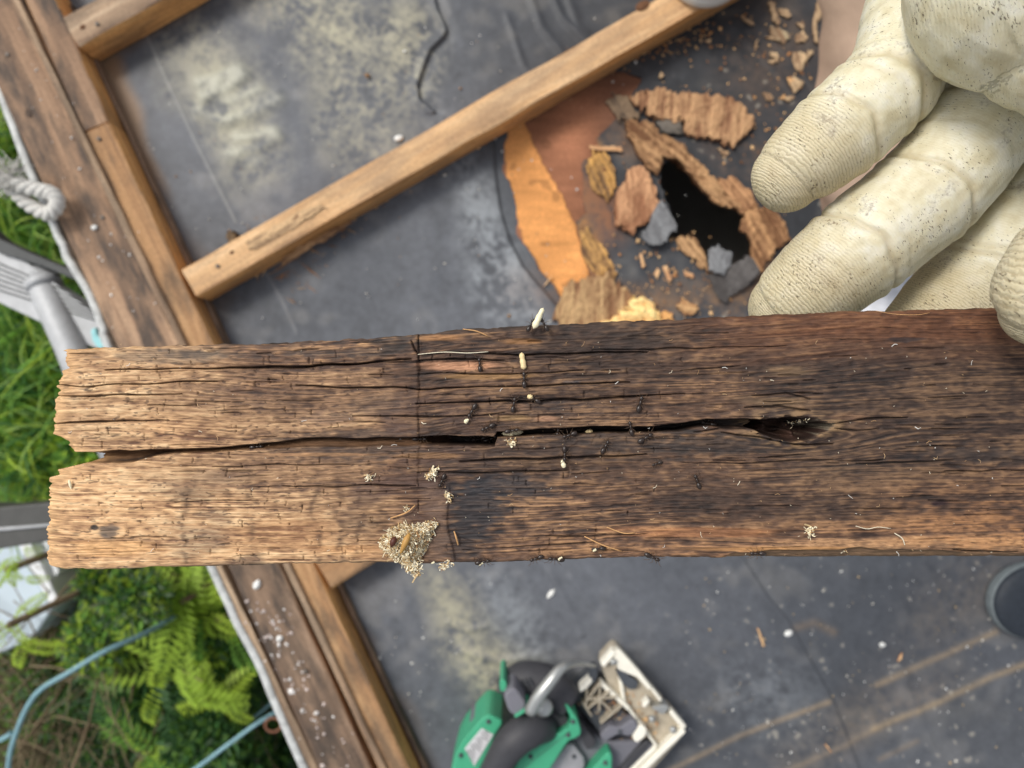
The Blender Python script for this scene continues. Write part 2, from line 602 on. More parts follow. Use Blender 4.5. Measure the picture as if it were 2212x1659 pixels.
    o = grid_solid('roof_membrane', X, Y, h, np.full(sh, -0.0095), mask, np.clip(col, 0.004, 0.9), M_membrane, None, srgb(60, 60, 62), bottom=False)
    tagged(o, kind='structure')
    # sheathing below, bare and orange where the sheet is gone
    sel_v = (vs > 40) & (vs < 780)
    sel_u = (us > 1000) & (us < 1900)
    ix = np.ix_(sel_v, sel_u)
    u2, v2 = U[ix], V[ix]
    s2h = u2.shape
    g1 = vn(s2h, 60, 16, g); g2 = vn(s2h, 120, 30, g); g3 = vn(s2h, 20, 16, g)
    cA = srgb(214, 150, 90) * np.ones(s2h + (3,))
    cA *= (1 + 0.04 * g1 + 0.08 * g3 + .05 * g2)[..., None]
    cB = srgb(150, 102, 76) * np.ones(s2h + (3,)) * (1 + 0.12 * g3 + 0.06 * g2)[..., None]
    bl = (~inpoly(u2 + 1.5 * g2, v2, PA)).astype(float)[..., None]
    c2 = cA * (1 - bl) + cB * bl
    spots = np.clip((vn(s2h, 50, 50, g) > 1.6).astype(float), 0, 1)[..., None] * 0.4
    c2 = c2 * (1 - spots) + srgb(96, 66, 46) * spots
    edge = sm(-10, 40, (u2 - 1042) * 0.85 + (v2 - 480) * -0.35)[..., None]
    tipdark = sm(1230, 1330, u2)[..., None] * bl * 0.45
    c2 = c2 * (1 - tipdark) + srgb(78, 60, 54) * tipdark
    z2 = -0.0045 + 0.0005 * g3 + 0.0016 * (1 - bl[..., 0]) * sm(30, 0, np.abs(pdist(u2, v2, PA[-6:])[0]))
    k2 = ~inpoly(u2 + 3 * g3, v2 + 4 * g2, HOLE)
    m2 = k2[:-1, :-1] & k2[1:, 1:] & k2[1:, :-1] & k2[:-1, 1:]
    o2 = grid_solid('roof_sheathing', X[ix], Y[ix], z2, np.full(s2h, -0.021), m2, np.clip(c2, .01, .9), M_rot, None, srgb(96, 64, 40))
    tagged(o2, kind='structure')


build_roof()


def rect_sheet(name, x0, x1, y0, y1, z, mat, kind='structure', th=0.0):
    V = [(x0, y0, z), (x1, y0, z), (x1, y1, z), (x0, y1, z)]
    F = [(0, 1, 2, 3)]
    if th:
        V += [(x0, y0, z - th), (x1, y0, z - th), (x1, y1, z - th), (x0, y1, z - th)]
        F += [(7, 6, 5, 4), (0, 4, 5, 1), (1, 5, 6, 2), (2, 6, 7, 3), (3, 7, 4, 0)]
    o = obj_pd(name, V, F, mat, None, smooth=False)
    return tagged(o, kind=kind)


M_far_sheet = mat_plain('roofing_sheet_far', srgb(98, 100, 106), 0.55, 0.4, var=0.12, nscale=6)
M_dark_wood = mat_plain('hidden_dark_wood', srgb(60, 46, 36), 0.9, 0.1, var=0.3, nscale=12)


# ------------------------------------------------------------------ timbers
def timber(name, a, b, width, z1, height, mat, side='c', label=None, cat='timber', group=None, nseg=60, rough_amp=0.00045, bow=0.0, side_mat=None):
    """a sawn batten from px a to px b (centre line of its top), local x along the grain"""
    A, B = P(a[0], a[1], z1), P(b[0], b[1], z1)
    d = B - A
    L = d.length
    ang = math.atan2(d.y, d.x)
    ns = max(8, int(L / 0.012))
    rng = np.random.default_rng(abs(hash((round(a[0]), round(b[0])))) % 99999)
    prof = []
    r = min(0.0022, width / 8)
    w2 = width / 2
    prof = [(-w2, -height), (-w2, -height / 2), (-w2, -r), (-w2 + r * .4, -r * .25), (-w2 + r, 0), (-w2 / 3, 0), (w2 / 3, 0), (w2 - r, 0), (w2 - r * .4, -r * .25), (w2, -r), (w2, -height / 2), (w2, -height)]
    n = len(prof)
    J = rng.normal(size=(n, ns // 3 + 4))
    V = []
    for i in range(ns + 1):
        x = L * i / ns
        q = i / 3.0
        q0 = int(q); f = q - q0
        for j, (y, z) in enumerate(prof):
            e = (J[j][q0] * (1 - f) + J[j][q0 + 1] * f) * rough_amp
            V.append((x, y + e * (1 if z < 0 else .2) + bow * math.sin(math.pi * i / ns), z + e))
    F = []
    for i in range(ns):
        for j in range(n):
            k = (j + 1) % n
            F.append((i * n + j, (i + 1) * n + j, (i + 1) * n + k, i * n + k))
    F.append(tuple(range(n)))
    F.append(tuple(ns * n + j for j in range(n - 1, -1, -1)))
    me = bpy.data.meshes.new(name)
    me.from_pydata(V, [], F)
    me.polygons.foreach_set('use_smooth', [True] * len(me.polygons))
    me.set_sharp_from_angle(angle=math.radians(35))
    me.materials.append(mat)
    if side_mat is not None:
        me.materials.append(side_mat)
        me.polygons.foreach_set('material_index', [1 if abs(p.normal.z) < .6 else 0 for p in me.polygons])
    o = bpy.data.objects.new(name, me)
    o.location = A
    o.rotation_euler = (0, 0, ang)
    COL.objects.link(o)
    return tagged(o, label, cat, group)


W_side = mat_wood('sawn_side', srgb(226, 176, 116), srgb(206, 152, 94), srgb(170, 120, 74), srgb(124, 96, 70), 0.6, 1.0, seed=9.1)
W_tan = mat_wood('batten_wood', srgb(228, 194, 152), srgb(208, 168, 124), srgb(176, 134, 96), srgb(150, 124, 100), 0.6, 1.0, seed=1.3)
W_tan2 = mat_wood('batten_wood_warm', srgb(200, 162, 120), srgb(172, 132, 94), srgb(126, 98, 74), srgb(100, 84, 70), 0.8, 1.0, seed=5.3)
W_brown = mat_wood('weathered_board', srgb(196, 164, 134), srgb(158, 128, 103), srgb(108, 87, 72), srgb(84, 74, 67), 0.95, 0.5, seed=2.1)
W_brown2 = mat_wood('weathered_board_dark', srgb(164, 138, 115), srgb(128, 106, 88), srgb(88, 72, 62), srgb(74, 66, 60), 0.9, 0.6, seed=8.4)
W_ledge = mat_wood('weathered_lath', srgb(204, 180, 152), srgb(170, 144, 118), srgb(122, 98, 80), srgb(108, 94, 80), 0.6, 0.8, seed=3.7)
G_B = 'battens crossing the roof'
# edge members, built as real lengths with a joint where the photo shows it
zt = 0.05
timber('edge_board', (-103, -180), (330, 770), 0.074, zt, 0.06, W_brown, label='wide weathered brown board along the roof edge, upper length beside the ladder', cat='board', group='boards along the roof edge')
timber('edge_board', (346, 774), (790, 1760), 0.061, zt - .004, 0.06, W_brown2, label='wide dark brown board along the roof edge, lower length beside the shrubs', cat='board', group='boards along the roof edge')
timber('edge_lath', (-40, -150), (396, 750), 0.008, zt + .006, 0.03, W_ledge, label='thin upright lath edging the upper roof board', cat='lath', group='laths along the edge board')
timber('edge_lath', (397, 753), (840, 1690), 0.008, zt + .004, 0.03, W_ledge, label='thin upright lath edging the lower roof board', cat='lath', group='laths along the edge board')
timber('edge_batten', (35, -120), (206, 273), 0.036, zt, 0.05, W_brown, side_mat=W_side, label='brown batten inside the roof edge, upper piece ending at the nailed joint', cat='batten', group='battens along the roof edge')
timber('edge_batten', (208, 276), (447, 790), 0.036, zt - .001, 0.05, W_tan2, side_mat=W_side, label='orange tan batten inside the roof edge, below the joint', cat='batten', group='battens along the roof edge')
timber('edge_batten', (450, 796), (882, 1730), 0.036, zt - .002, 0.05, W_tan2, side_mat=W_side, label='tan batten inside the roof edge, next to the saw', cat='batten', group='battens along the roof edge')
timber('kerb_strip', (150, 10), (492, 755), 0.006, 0.012, 0.014, W_brown2, label='dark strip at the foot of the upper edge batten', cat='strip', group='strips at the foot of the edge batten')
timber('kerb_strip', (494, 760), (938, 1700), 0.006, 0.012, 0.014, W_brown2, label='dark strip at the foot of the lower edge batten beside the saw', cat='strip', group='strips at the foot of the edge batten')
timber('roof_batten', (152, 70), (560, -160), 0.043, zt - .001, 0.046, W_ledge, side_mat=W_side, label='grey weathered batten at the top left corner of the roof', cat='batten', group=G_B)
timber('roof_batten', (408, 612), (1700, -125), 0.040, zt - .001, 0.046, W_tan, side_mat=W_side, label='long tan batten running diagonally past the rotten hole', cat='batten', group=G_B, bow=0.0)
timber('roof_batten', (700, 1243), (1240, 905), 0.040, zt - .001, 0.046, W_tan2, side_mat=W_side, label='tan batten whose end shows just below the held board', cat='batten', group=G_B)

timber('edge_strip', (455, 1195), (760, 1830), 0.012, .036, 0.05, W_ledge, label='grey weathered strip between the metal edge and the lower roof board', cat='strip')
def knot(parent, u, v, z, a, b, ang, mat):
    c = P(u, v, z)
    V, F = ellipsoid((0, 0, 0), a, b, .0009, rotz0(ang), 16, 8)
    o = obj_pd('knot', [x + c for x in V], F, mat)
    o.parent = parent
    o.matrix_parent_inverse = parent.matrix_basis.inverted()


def rotz0(a):
    return Matrix.Rotation(a, 3, 'Z')


M_knot = mat_plain('knot_wood', srgb(104, 72, 50), .7, .2, var=.35, nscale=300, bstr=.6)
lb_ = bpy.data.objects['roof_batten.001']
knot(lb_, 1388, 12, zt, .010, .006, .5, M_knot)
knot(lb_, 500, 545, zt, .003, .002, .5, M_knot)
knot(lb_, 640, 470, zt, .008, .003, .5, M_knot)
knot(bpy.data.objects['roof_batten'], 178, 58, zt, .004, .003, .5, M_knot)
eb_ = bpy.data.objects['edge_board']
knot(eb_, 62, 245, zt, .006, .004, -1.1, mat_plain('dark_stain_knot', srgb(84, 72, 64), .8, .1, var=.3))
M_nail = mat_plain('nail_head', srgb(120, 112, 104), .5, .4, metal=.4)
for (pn, u, v) in (('edge_board', 17, 118), ('edge_batten.001', 214, 300), ('edge_batten', 160, 262), ('edge_board.001', 660, 1450), ('roof_batten', 210, 52), ('edge_board', 222, 470), ('roof_batten.001', 470, 575)):
    pr_ = bpy.data.objects[pn]
    c_ = P(u, v, zt)
    V, F = tube([c_ + Vector((0, 0, -.002)), c_ + Vector((0, 0, .0014))], .0026, 14)
    o = obj_pd('nail_head', V, F, M_nail)
    o.parent = pr_
    o.matrix_parent_inverse = pr_.matrix_basis.inverted()
# nail at the joint and knots are relief in wood; drip edge of folded metal outside the boards
M_drip = mat_plain('painted_metal_edge', srgb(188, 190, 188), 0.5, 0.4, var=0.3, nscale=90, bstr=0.5)


def drip_edge():
    pts = [(-90, -20), (0, 207), (44, 327), (77, 408), (114, 491), (147, 567), (187, 630), (214, 700), (231, 755), (300, 905), (454, 1230), (500, 1330), (549, 1424), (600, 1540), (653, 1662), (730, 1830)]
    path = smooth_path([P(u, v, 0.038) for u, v in pts], 200)
    V, F = [], []
    prof = [(-0.004, -0.05), (-0.005, -0.004), (-0.003, 0.0), (0.006, 0.001), (0.007, -0.002), (0.007, -0.05)]
    n = len(prof)
    rg = np.random.default_rng(4)
    J = np.interp(np.arange(200), np.arange(0, 201, 4), rg.normal(size=51)) * 0.0008
    for i, p in enumerate(path):
        t = (path[min(199, i + 1)] - path[max(0, i - 1)]).normalized()
        s = Vector((-t.y, t.x, 0))       # towards the roof
        for x, z in prof:
            V.append(p + s * (x + J[i]) + Vector((0, 0, z + J[i] * .5)))
    for i in range(199):
        for j in range(n):
            k = (j + 1) % n
            F.append((i * n + j, i * n + k, (i + 1) * n + k, (i + 1) * n + j))
    o = obj_pd('drip_edge', V, F, M_drip)
    tagged(o, 'narrow pale grey metal drip edge outside the wooden roof edge', 'drip edge')


drip_edge()
# dark backing board under the edge, and the hidden carcass of the roof
timber('fascia_board', (-112, -160), (773, 1800), 0.055, -0.006, 0.16, W_brown2, label='dark fascia board under the metal edge of the roof', cat='board')


def carcass():
    a, b = P(-170, -330, 0), P(800, 1840, 0)
    d = (b - a).normalized()
    s = Vector((-d.y, d.x, 0))
    if s.x < 0:
        s = -s
    a2, b2 = a + s * 0.10 - d * 1.2, b + s * 0.10 + d * 1.2
    far = 2.6
    c2, d2 = b2 + s * far, a2 + s * far
    pts = [a2, b2, c2, d2]
    V = [Vector((p.x, p.y, -0.25)) for p in pts] + [Vector((p.x, p.y, -3.0)) for p in pts]
    F = [(0, 1, 2, 3)] + [(i, i + 4, (i + 1) % 4 + 4, (i + 1) % 4) for i in range(4)]
    o = obj_pd('house_wall', V, F, mat_plain('render', srgb(150, 146, 138), 0.8, 0.2, nscale=8), None, False)
    tagged(o, kind='structure')
    # unseen dark sides added round the roof void to keep the hole black
    V = [Vector((p.x, p.y, -0.025)) for p in pts] + [Vector((p.x, p.y, -0.25)) for p in pts]
    F = [(i, i + 4, (i + 1) % 4 + 4, (i + 1) % 4) for i in range(4)]
    o = obj_pd('unseen_void_side', V, F, M_dark_wood, None, False)
    tagged(o, kind='structure')
    # the roof beyond the detailed sheet
    k0 = kk(0)
    x0, x1, y0, y1 = (-330 - 1106) * k0, (2555 - 1106) * k0, (829.5 - 1925) * k0, (829.5 + 258) * k0
    rect_sheet('roof_membrane_right', x1 - 0.001, x1 + 1.6, y0 - 1.2, y1 + 1.2, -0.001, M_far_sheet, th=0.02)
    rect_sheet('roof_membrane_top', -0.95, x1 - 0.001, y1 - 0.001, y1 + 1.2, -0.001, M_far_sheet, th=0.02)
    rect_sheet('roof_membrane_bottom', -0.15, x1 - 0.001, y0 - 1.2, y0 + 0.001, -0.001, M_far_sheet, th=0.02)


carcass()


# ------------------------------------------------------------------ rotten fragments around the hole
def fragment(name, poly, z0, th, ang, light, dark, label, cat='wood fragment', group=None, seed=0, rough=0.0012, jag=3.0, st=2.2, tilt=(0, 0), mat=None, curl=0.0, fib=1.0):
    """a torn piece lying on the roof: fibrous grain running at ang degrees"""
    g = np.random.default_rng(seed + 100)
    th = th * (.62 if mat is None else 1)
    zt_ = z0 + th
    us_ = [p[0] for p in poly]; vs_ = [p[1] for p in poly]
    cu, cv = (min(us_) + max(us_)) / 2, (min(vs_) + max(vs_)) / 2
    R = max(max(us_) - min(us_), max(vs_) - min(vs_)) * 0.78 + 10
    nn_ = int(2 * R / st)
    s = np.linspace(-R, R, nn_)
    S, T = np.meshgrid(s, s)
    a = math.radians(ang)
    U = cu + S * math.cos(a) - T * math.sin(a)
    V = cv + S * math.sin(a) + T * math.cos(a)
    sh = U.shape
    fb = vn(sh, R / 1.5, R / 18, g); fb2 = vn(sh, R / 5, R / 30, g); iso = vn(sh, R / 9, R / 9, g); big = vn(sh, 4, 4, g); fine = vn(sh, R / 1.4, R / 2.5, g)
    js = vn(sh, R / 1.8, 4, g)
    US = S + jag * .6 * js + jag * 1.1 * fine; UT = T + jag * .8 * iso + jag * .4 * fine
    ins = inpoly(cu + US * math.cos(a) - UT * math.sin(a), cv + US * math.sin(a) + UT * math.cos(a), poly)
    m = ins[:-1, :-1] & ins[1:, 1:] & ins[1:, :-1] & ins[:-1, 1:]
    d, f = pdist(U, V, poly + [poly[0]])
    k = kk(zt_)
    z = zt_ + rough * (0.25 * fb + 0.30 * fb2 + 0.35 * iso + 0.30 * fine) - rough * .8 * (fb > 1.3) - th * 0.22 * np.exp(-d / 2.5) + curl * (d / 40.0)
    z = z + tilt[0] * S * k + tilt[1] * T * k
    light = np.array(light); dark = np.array(dark)
    if mat is None:
        light = light * .94 + light.mean() * .06; dark = (dark * .95 + dark.mean() * .05) * 1.35; light = light * [1.12, 1.16, 1.12]
    tt = np.clip(0.55 + 0.24 * fb * fib + 0.14 * fb2 + 0.08 * iso + 0.12 * big + .13 * fine, 0, 1)[..., None]
    c = np.array(dark) * (1 - tt) + np.array(light) * tt
    X = (U - 1106) * k
    Y = (829.5 - V) * k
    zb = np.full(sh, z0)
    o = grid_solid(name, X, Y, np.maximum(z, z0 + 0.0006), zb, m, np.clip(c, .005, .9), mat or M_rot, None, np.array(dark) * 0.9)
    return tagged(o, label, cat, group)


GC = 'torn pieces of rotten wood round the hole'
b1, b2 = srgb(190, 148, 106), srgb(104, 72, 48)
HP = lambda L: [H(*p) for p in L]
fragment('rotten_slab', HP([(870, 290), (960, 220), (1270, 240), (1480, 270), (1560, 320), (1640, 440), (1560, 500), (1500, 560), (1350, 530), (1200, 490), (1180, 420), (1030, 400)]), 0.001, 0.014, 96, srgb(184, 142, 104), srgb(112, 78, 56), 'large fibrous brown slab lying above the hole, widest of the torn pieces', group=GC, seed=1, rough=.0016)
fragment('rotten_ridge', HP([(860, 390), (960, 395), (1080, 480), (1200, 545), (1310, 680), (1450, 840), (1565, 935), (1530, 950), (1410, 900), (1300, 820), (1170, 650), (1080, 635), (1050, 730), (990, 700), (900, 570), (860, 500)]), 0.0, 0.017, 40, srgb(180, 138, 98), srgb(98, 68, 46), 'long splintered ridge of brown wood along the upper rim of the hole', group=GC, seed=2, rough=.0024)
fragment('wood_chunk', HP([(870, 700), (940, 665), (1000, 720), (1030, 840), (1060, 920), (1030, 970), (960, 1030), (900, 1085), (790, 1040), (770, 950), (800, 820)]), 0.001, 0.015, 84, srgb(196, 146, 108), srgb(128, 88, 62), 'pinkish brown oval chunk left of the hole', group=GC, seed=3, rough=.0014)
fragment('wood_chunk', HP([(1390, 750), (1500, 735), (1600, 850), (1655, 910), (1540, 965), (1440, 850)]), 0.001, 0.012, 50, srgb(186, 138, 98), srgb(110, 76, 52), 'small jagged brown chunk right of the hole beside the upper fingertip', group=GC, seed=4)
fragment('wood_chunk', HP([(1550, 950), (1700, 915), (1765, 960), (1840, 1110), (1750, 1190), (1650, 1320), (1590, 1240), (1600, 1130), (1530, 1060)]), 0.001, 0.013, 60, srgb(184, 138, 96), srgb(106, 74, 50), 'brown rotten chunk between the hole and the lower fingertip', group=GC, seed=5, rough=.002)
fragment('wood_chunk', HP([(1130, 1100), (1260, 1105), (1320, 1160), (1345, 1290), (1300, 1290), (1190, 1200)]), 0.001, 0.008, 50, b1, b2, 'thin brown flake on the lower rim of the hole', group=GC, seed=6)
fragment('rotten_slab', HP([(480, 1400), (540, 1360), (740, 1310), (820, 1380), (900, 1440), (860, 1700), (530, 1720), (410, 1590)]), 0.001, 0.014, 92, srgb(182, 146, 104), srgb(110, 78, 54), 'fibrous brown slab poking out above the held board', group=GC, seed=7, rough=.0015)
fragment('wood_chunk', HP([(640, 1680), (720, 1600), (800, 1560), (880, 1480), (960, 1455), (1020, 1490), (1050, 1600), (1050, 1700)]), 0.002, 0.020, 15, srgb(240, 206, 140), srgb(196, 148, 88), 'cream yellow crumbly chunk right at the upper edge of the held board', group=GC, seed=8, rough=.003)
fragment('wood_chunk', HP([(1040, 1560), (1080, 1520), (1150, 1540), (1140, 1610), (1060, 1620)]), 0.001, 0.008, 15, srgb(226, 170, 104), srgb(170, 116, 66), 'small orange crumb chunk right of the cream one', group=GC, seed=9, rough=.002)
fragment('wood_chunk', HP([(1150, 1500), (1200, 1470), (1280, 1500), (1270, 1560), (1190, 1570)]), 0.001, 0.009, 15, srgb(196, 154, 108), srgb(140, 98, 64), 'small tan chunk on the dark sheet below the hole', group=GC, seed=10, rough=.002)
fragment('rot_patch', HP([(600, 680), (660, 600), (760, 600), (790, 700), (800, 800), (740, 900), (680, 860), (640, 780)]), -0.001, 0.005, 65, srgb(206, 154, 84), srgb(98, 74, 52), 'yellow brown crumbling patch between the orange wood and the oval chunk', group=GC, seed=11, rough=.002)
fragment('rot_patch', HP([(560, 1050), (640, 1040), (720, 1200), (800, 1330), (760, 1400), (640, 1300), (600, 1180)]), -0.001, 0.005, 60, srgb(196, 148, 86), srgb(92, 68, 50), 'yellow brown crumbling patch at the foot of the orange wood', group=GC, seed=12, rough=.002)
fragment('rot_patch', HP([(800, 250), (880, 280), (960, 380), (880, 440), (780, 380), (720, 290)]), -0.001, 0.005, 60, srgb(126, 104, 84), srgb(66, 56, 50), 'dull grey brown patch above the splintered ridge', group=GC, seed=13)
FG1, FG2 = srgb(132, 134, 136), srgb(92, 92, 94)
fragment('felt_flap', HP([(1060, 880), (1110, 940), (1165, 1040), (1150, 1080), (1110, 1085), (1095, 1145), (1010, 1165), (940, 1090), (1000, 1000)]), 0.010, 0.004, 60, FG1, FG2, 'torn grey felt flap curling over the left rim of the hole', 'felt flap', 'torn felt flaps', seed=14, rough=.0006, jag=2, mat=M_membrane, fib=.2)
fragment('felt_flap', HP([(1345, 1180), (1400, 1145), (1435, 1190), (1490, 1190), (1485, 1270), (1430, 1330), (1340, 1310)]), 0.010, 0.004, 60, FG1, FG2, 'pale grey notched felt flap on the lower rim of the hole', 'felt flap', 'torn felt flaps', seed=15, rough=.0006, jag=1.5, mat=M_membrane, fib=.2)
fragment('felt_flap', HP([(1340, 1310), (1430, 1320), (1490, 1260), (1575, 1215), (1640, 1330), (1440, 1500), (1405, 1470)]), 0.006, 0.004, 60, srgb(90, 86, 84), srgb(58, 54, 52), 'dark folded felt flap below the pale notched one', 'felt flap', 'torn felt flaps', seed=16, rough=.0006, jag=1.5, mat=M_membrane, fib=.2, tilt=(0.0, -0.25))
fragment('felt_flap', HP([(1030, 410), (1180, 420), (1200, 495), (1130, 500), (1060, 470)]), 0.001, 0.006, 20, srgb(110, 102, 92), srgb(66, 62, 58), 'grey felt scrap tucked under the large fibrous slab', 'felt flap', 'torn felt flaps', seed=17, rough=.0006, jag=1.5, mat=M_membrane, fib=.5)
# chips scattered above the hole
C3 = lambda x, y: (1371.5 + .2480 * x, .2480 * y)             # reading of the enlarged top area
chips = [
    ([(895, 95), (1000, 160), (1050, 230), (1000, 220), (930, 150)], 35, 'thin splinter chip near the batten'),
    ([(1150, 0), (1210, 0), (1250, 110), (1280, 220), (1200, 200), (1170, 90)], 75, 'long brown chip at the top of the frame'),
    ([(1190, 200), (1280, 230), (1370, 320), (1300, 380), (1210, 330), (1165, 260)], 60, 'broad grey tan chip below the long brown one'),
    ([(1250, 70), (1330, 70), (1370, 140), (1320, 160), (1270, 120)], 30, 'small curled chip right of the long brown one'),
    ([(1590, 0), (1640, 0), (1640, 110), (1590, 200), (1610, 380), (1560, 370), (1550, 180)], 95, 'tall splintered chip beside the beige trouser leg'),
    ([(1410, 200), (1470, 170), (1500, 220), (1460, 240)], 20, 'small knobbly chip left of the tall one'),
    ([(1400, 290), (1470, 260), (1520, 330), (1480, 380), (1410, 350)], 50, 'curled chip shaped like a hook'),
    ([(1100, 310), (1190, 310), (1260, 350), (1180, 345)], 10, 'flat chip left of the broad grey tan one'),
    ([(1170, 470), (1240, 455), (1260, 520), (1190, 565), (1160, 530), (1215, 510)], 40, 'ring shaped curl of wood'),
    ([(1370, 500), (1400, 430), (1480, 470), (1550, 430), (1560, 460), (1480, 540), (1470, 610), (1400, 610)], 70, 'branched clump of rotten wood near the fingertip'),
    ([(1340, 650), (1440, 680), (1490, 710), (1420, 760), (1390, 820), (1350, 740)], 55, 'crumbly clump below the branched one'),
    ([(1110, 810), (1170, 800), (1220, 860), (1150, 880)], 40, 'small orange clump near the slab'),
    ([(1290, 850), (1360, 820), (1410, 850), (1330, 890)], 10, 'small orange clump beside the fingertip'),
    ([(1035, 370), (1065, 330), (1070, 400), (1045, 450)], 90, 'reddish sliver standing alone'),
    ([(340, 240), (420, 205), (400, 240), (370, 290)], 130, 'angled chip near the end of the long batten'),
    ([(720, 1290), (800, 1300), (840, 1350), (760, 1340)], 30, 'pale chip under the large fibrous slab'),
    ([(600, 350), (650, 350), (680, 390), (620, 385)], 20, 'yellowish crumb above the large slab'),
    ([(200, 640), (240, 620), (260, 640), (215, 690)], 110, 'orange crumb left above the large slab'),
]
for i, (pl, an, lb) in enumerate(chips):
    warm = srgb(198, 166, 130) if i != 2 else srgb(176, 158, 128)
    fragment('wood_chip', [C3(*p) for p in pl], 0.001, 0.005, an, warm, srgb(128, 102, 78), lb + ' on the dark sheet', 'wood chip', 'wood chips on the dark roofing sheet', seed=40 + i, jag=1.6, st=1.7, rough=.0012)
for i, (pl, an, lb) in enumerate([
    ([(1272, 313), (1344, 316), (1344, 328), (1274, 322)], 3, 'pinkish straight splinter between orange wood and hole'),
    ([(1382, 548), (1388, 545), (1396, 575), (1388, 578)], 80, 'short straw coloured splinter under the oval chunk'),
    ([(1430, 575), (1440, 573), (1453, 605), (1443, 610)], 68, 'tan rod shaped chip below the hole'),
    ([(1412, 590), (1420, 577), (1426, 585), (1418, 606)], 110, 'small dull chip left of the rod shaped one'),
    ([(1476, 582), (1500, 590), (1498, 600), (1478, 594)], 20, 'tiny flat chip right of the rod shaped one'),
    ([(1634, 1358), (1640, 1357), (1652, 1396), (1647, 1400)], 75, 'straight straw coloured splinter on the open sheet'),
    ([(1780, 1608), (1784, 1606), (1798, 1624), (1794, 1626)], 50, 'thin splinter near the bottom of the roofing sheet'),
    ([(1943, 1418), (1952, 1408), (1948, 1426), (1940, 1430)], 110, 'small golden chip on the right of the sheet'),
    ([(1186, 600), (1196, 590), (1180, 615), (1172, 620)], 120, 'pale sliver lying on the orange wood'),
]):
    fragment('splinter', pl, 0.001, 0.003, an, srgb(214, 172, 128), srgb(160, 112, 76), lb, 'splinter', 'splinters on the roof', seed=80 + i, jag=.6, st=1.1, rough=.0004)


fragment('splintered_flake', [(528, 528), (560, 505), (620, 470), (690, 440), (700, 452), (640, 490), (590, 520), (545, 545)], .0495, .0022, -30, srgb(196, 160, 122), srgb(92, 70, 54), 'raised splintered flake on top of the long batten near its lower left end', 'wood flake', None, seed=120, jag=3, st=1.4, rough=.001)
fragment('splintered_flake', [(600, 560), (680, 512), (760, 470), (765, 478), (690, 524), (610, 572)], .02, .004, -30, srgb(176, 136, 98), srgb(92, 66, 48), 'torn strip hanging along the lower side of the long batten', 'wood flake', None, seed=121, jag=3, st=1.4, rough=.001)
fragment('wood_stub', [(487, 505), (502, 496), (512, 505), (508, 530), (492, 532)], .001, .03, -80, srgb(120, 98, 74), srgb(70, 56, 44), 'small brown knob of wood standing on the sheet beside the end of the long batten', 'wood stub', None, seed=122, jag=2, st=1.4, rough=.001)


def crumbs(name, n, area, z, size, colors, label, seed, flat=0.5, elong=1.5):
    """many tiny grains in one mesh"""
    g = np.random.default_rng(seed)
    V = []; F = []; C = []
    base = np.array([(-1, 0, 0), (0, -1, 0), (1, 0, 0), (0, 1, 0), (0, 0, 1), (0, 0, -1)], float)
    tri = np.array([(0, 1, 4), (1, 2, 4), (2, 3, 4), (3, 0, 4), (1, 0, 5), (2, 1, 5), (3, 2, 5), (0, 3, 5)])
    for i in range(n):
        u, v = area(g)
        s = size * g.lognormal(0, .45)
        a = g.uniform(0, math.tau)
        e = g.uniform(1, elong)
        b = base * [s * e, s * (1 if elong < 8 else .35), s * flat] * g.uniform(.7, 1.3, (6, 1))
        ca, sa = math.cos(a), math.sin(a)
        p = P(u, v, z)
        q = np.stack([b[:, 0] * ca - b[:, 1] * sa + p.x, b[:, 0] * sa + b[:, 1] * ca + p.y, b[:, 2] + z + s * flat * .6], 1)
        F.append(tri + len(V) * 6)
        V.append(q)
        c = np.array(colors[g.integers(len(colors))]) * g.uniform(.75, 1.2)
        C.append(np.tile(c, (6, 1)))
    o = mesh_np(name, np.concatenate(V), np.concatenate(F), M_flake, None, np.concatenate(C), smooth=False)
    return tagged(o, label, 'debris', None, 'stuff')


def near(pts, sp):
    def f(g):
        i = g.integers(len(pts) - 1)
        t = g.random()
        return (pts[i][0] * (1 - t) + pts[i + 1][0] * t + g.normal() * sp, pts[i][1] * (1 - t) + pts[i + 1][1] * t + g.normal() * sp)
    return f


def box(u0, u1, v0, v1):
    return lambda g: (g.uniform(u0, u1), g.uniform(v0, v1))


wc = [srgb(200, 156, 108), srgb(170, 122, 80), srgb(214, 176, 128), srgb(140, 100, 70)]
crumbs('wood_crumbs', 260, near([(1480, 60), (1650, 120), (1760, 260), (1700, 350), (1640, 300)], 55), 0.001, 0.0013, wc, 'fine wood crumbs scattered over the dark sheet above the hole', 1)
crumbs('wood_crumbs', 300, near([(1330, 330), (1420, 560), (1560, 640), (1400, 650), (1250, 640)], 40), 0.001, 0.0011, wc, 'fine wood crumbs scattered round and below the hole', 2)
crumbs('sawdust', 520, near([(500, 590), (700, 480), (900, 370), (1330, 130), (1560, 60)], 16), 0.001, 0.0009, wc, 'sawdust gathered along the lower side of the long batten', 3, elong=3)
crumbs('wood_splinters', 90, near([(480, 560), (600, 480), (760, 480), (640, 590), (560, 600)], 22), 0.001, 0.0011, wc, 'frayed splinters round the lower left end of the long batten', 9, .4, elong=9)
crumbs('white_granules', 260, box(1480, 2220, 1215, 1650), 0.001, 0.0008, [srgb(220, 220, 216), srgb(200, 196, 186), srgb(170, 150, 120)], 'white granules sprinkled over the lower right of the sheet', 4, 0.8)
crumbs('white_granules', 190, box(320, 1500, 30, 700), 0.001, 0.0009, [srgb(214, 214, 210), srgb(190, 186, 176), srgb(160, 128, 96)], 'white granules sprinkled over the upper sheet', 5, 0.8)
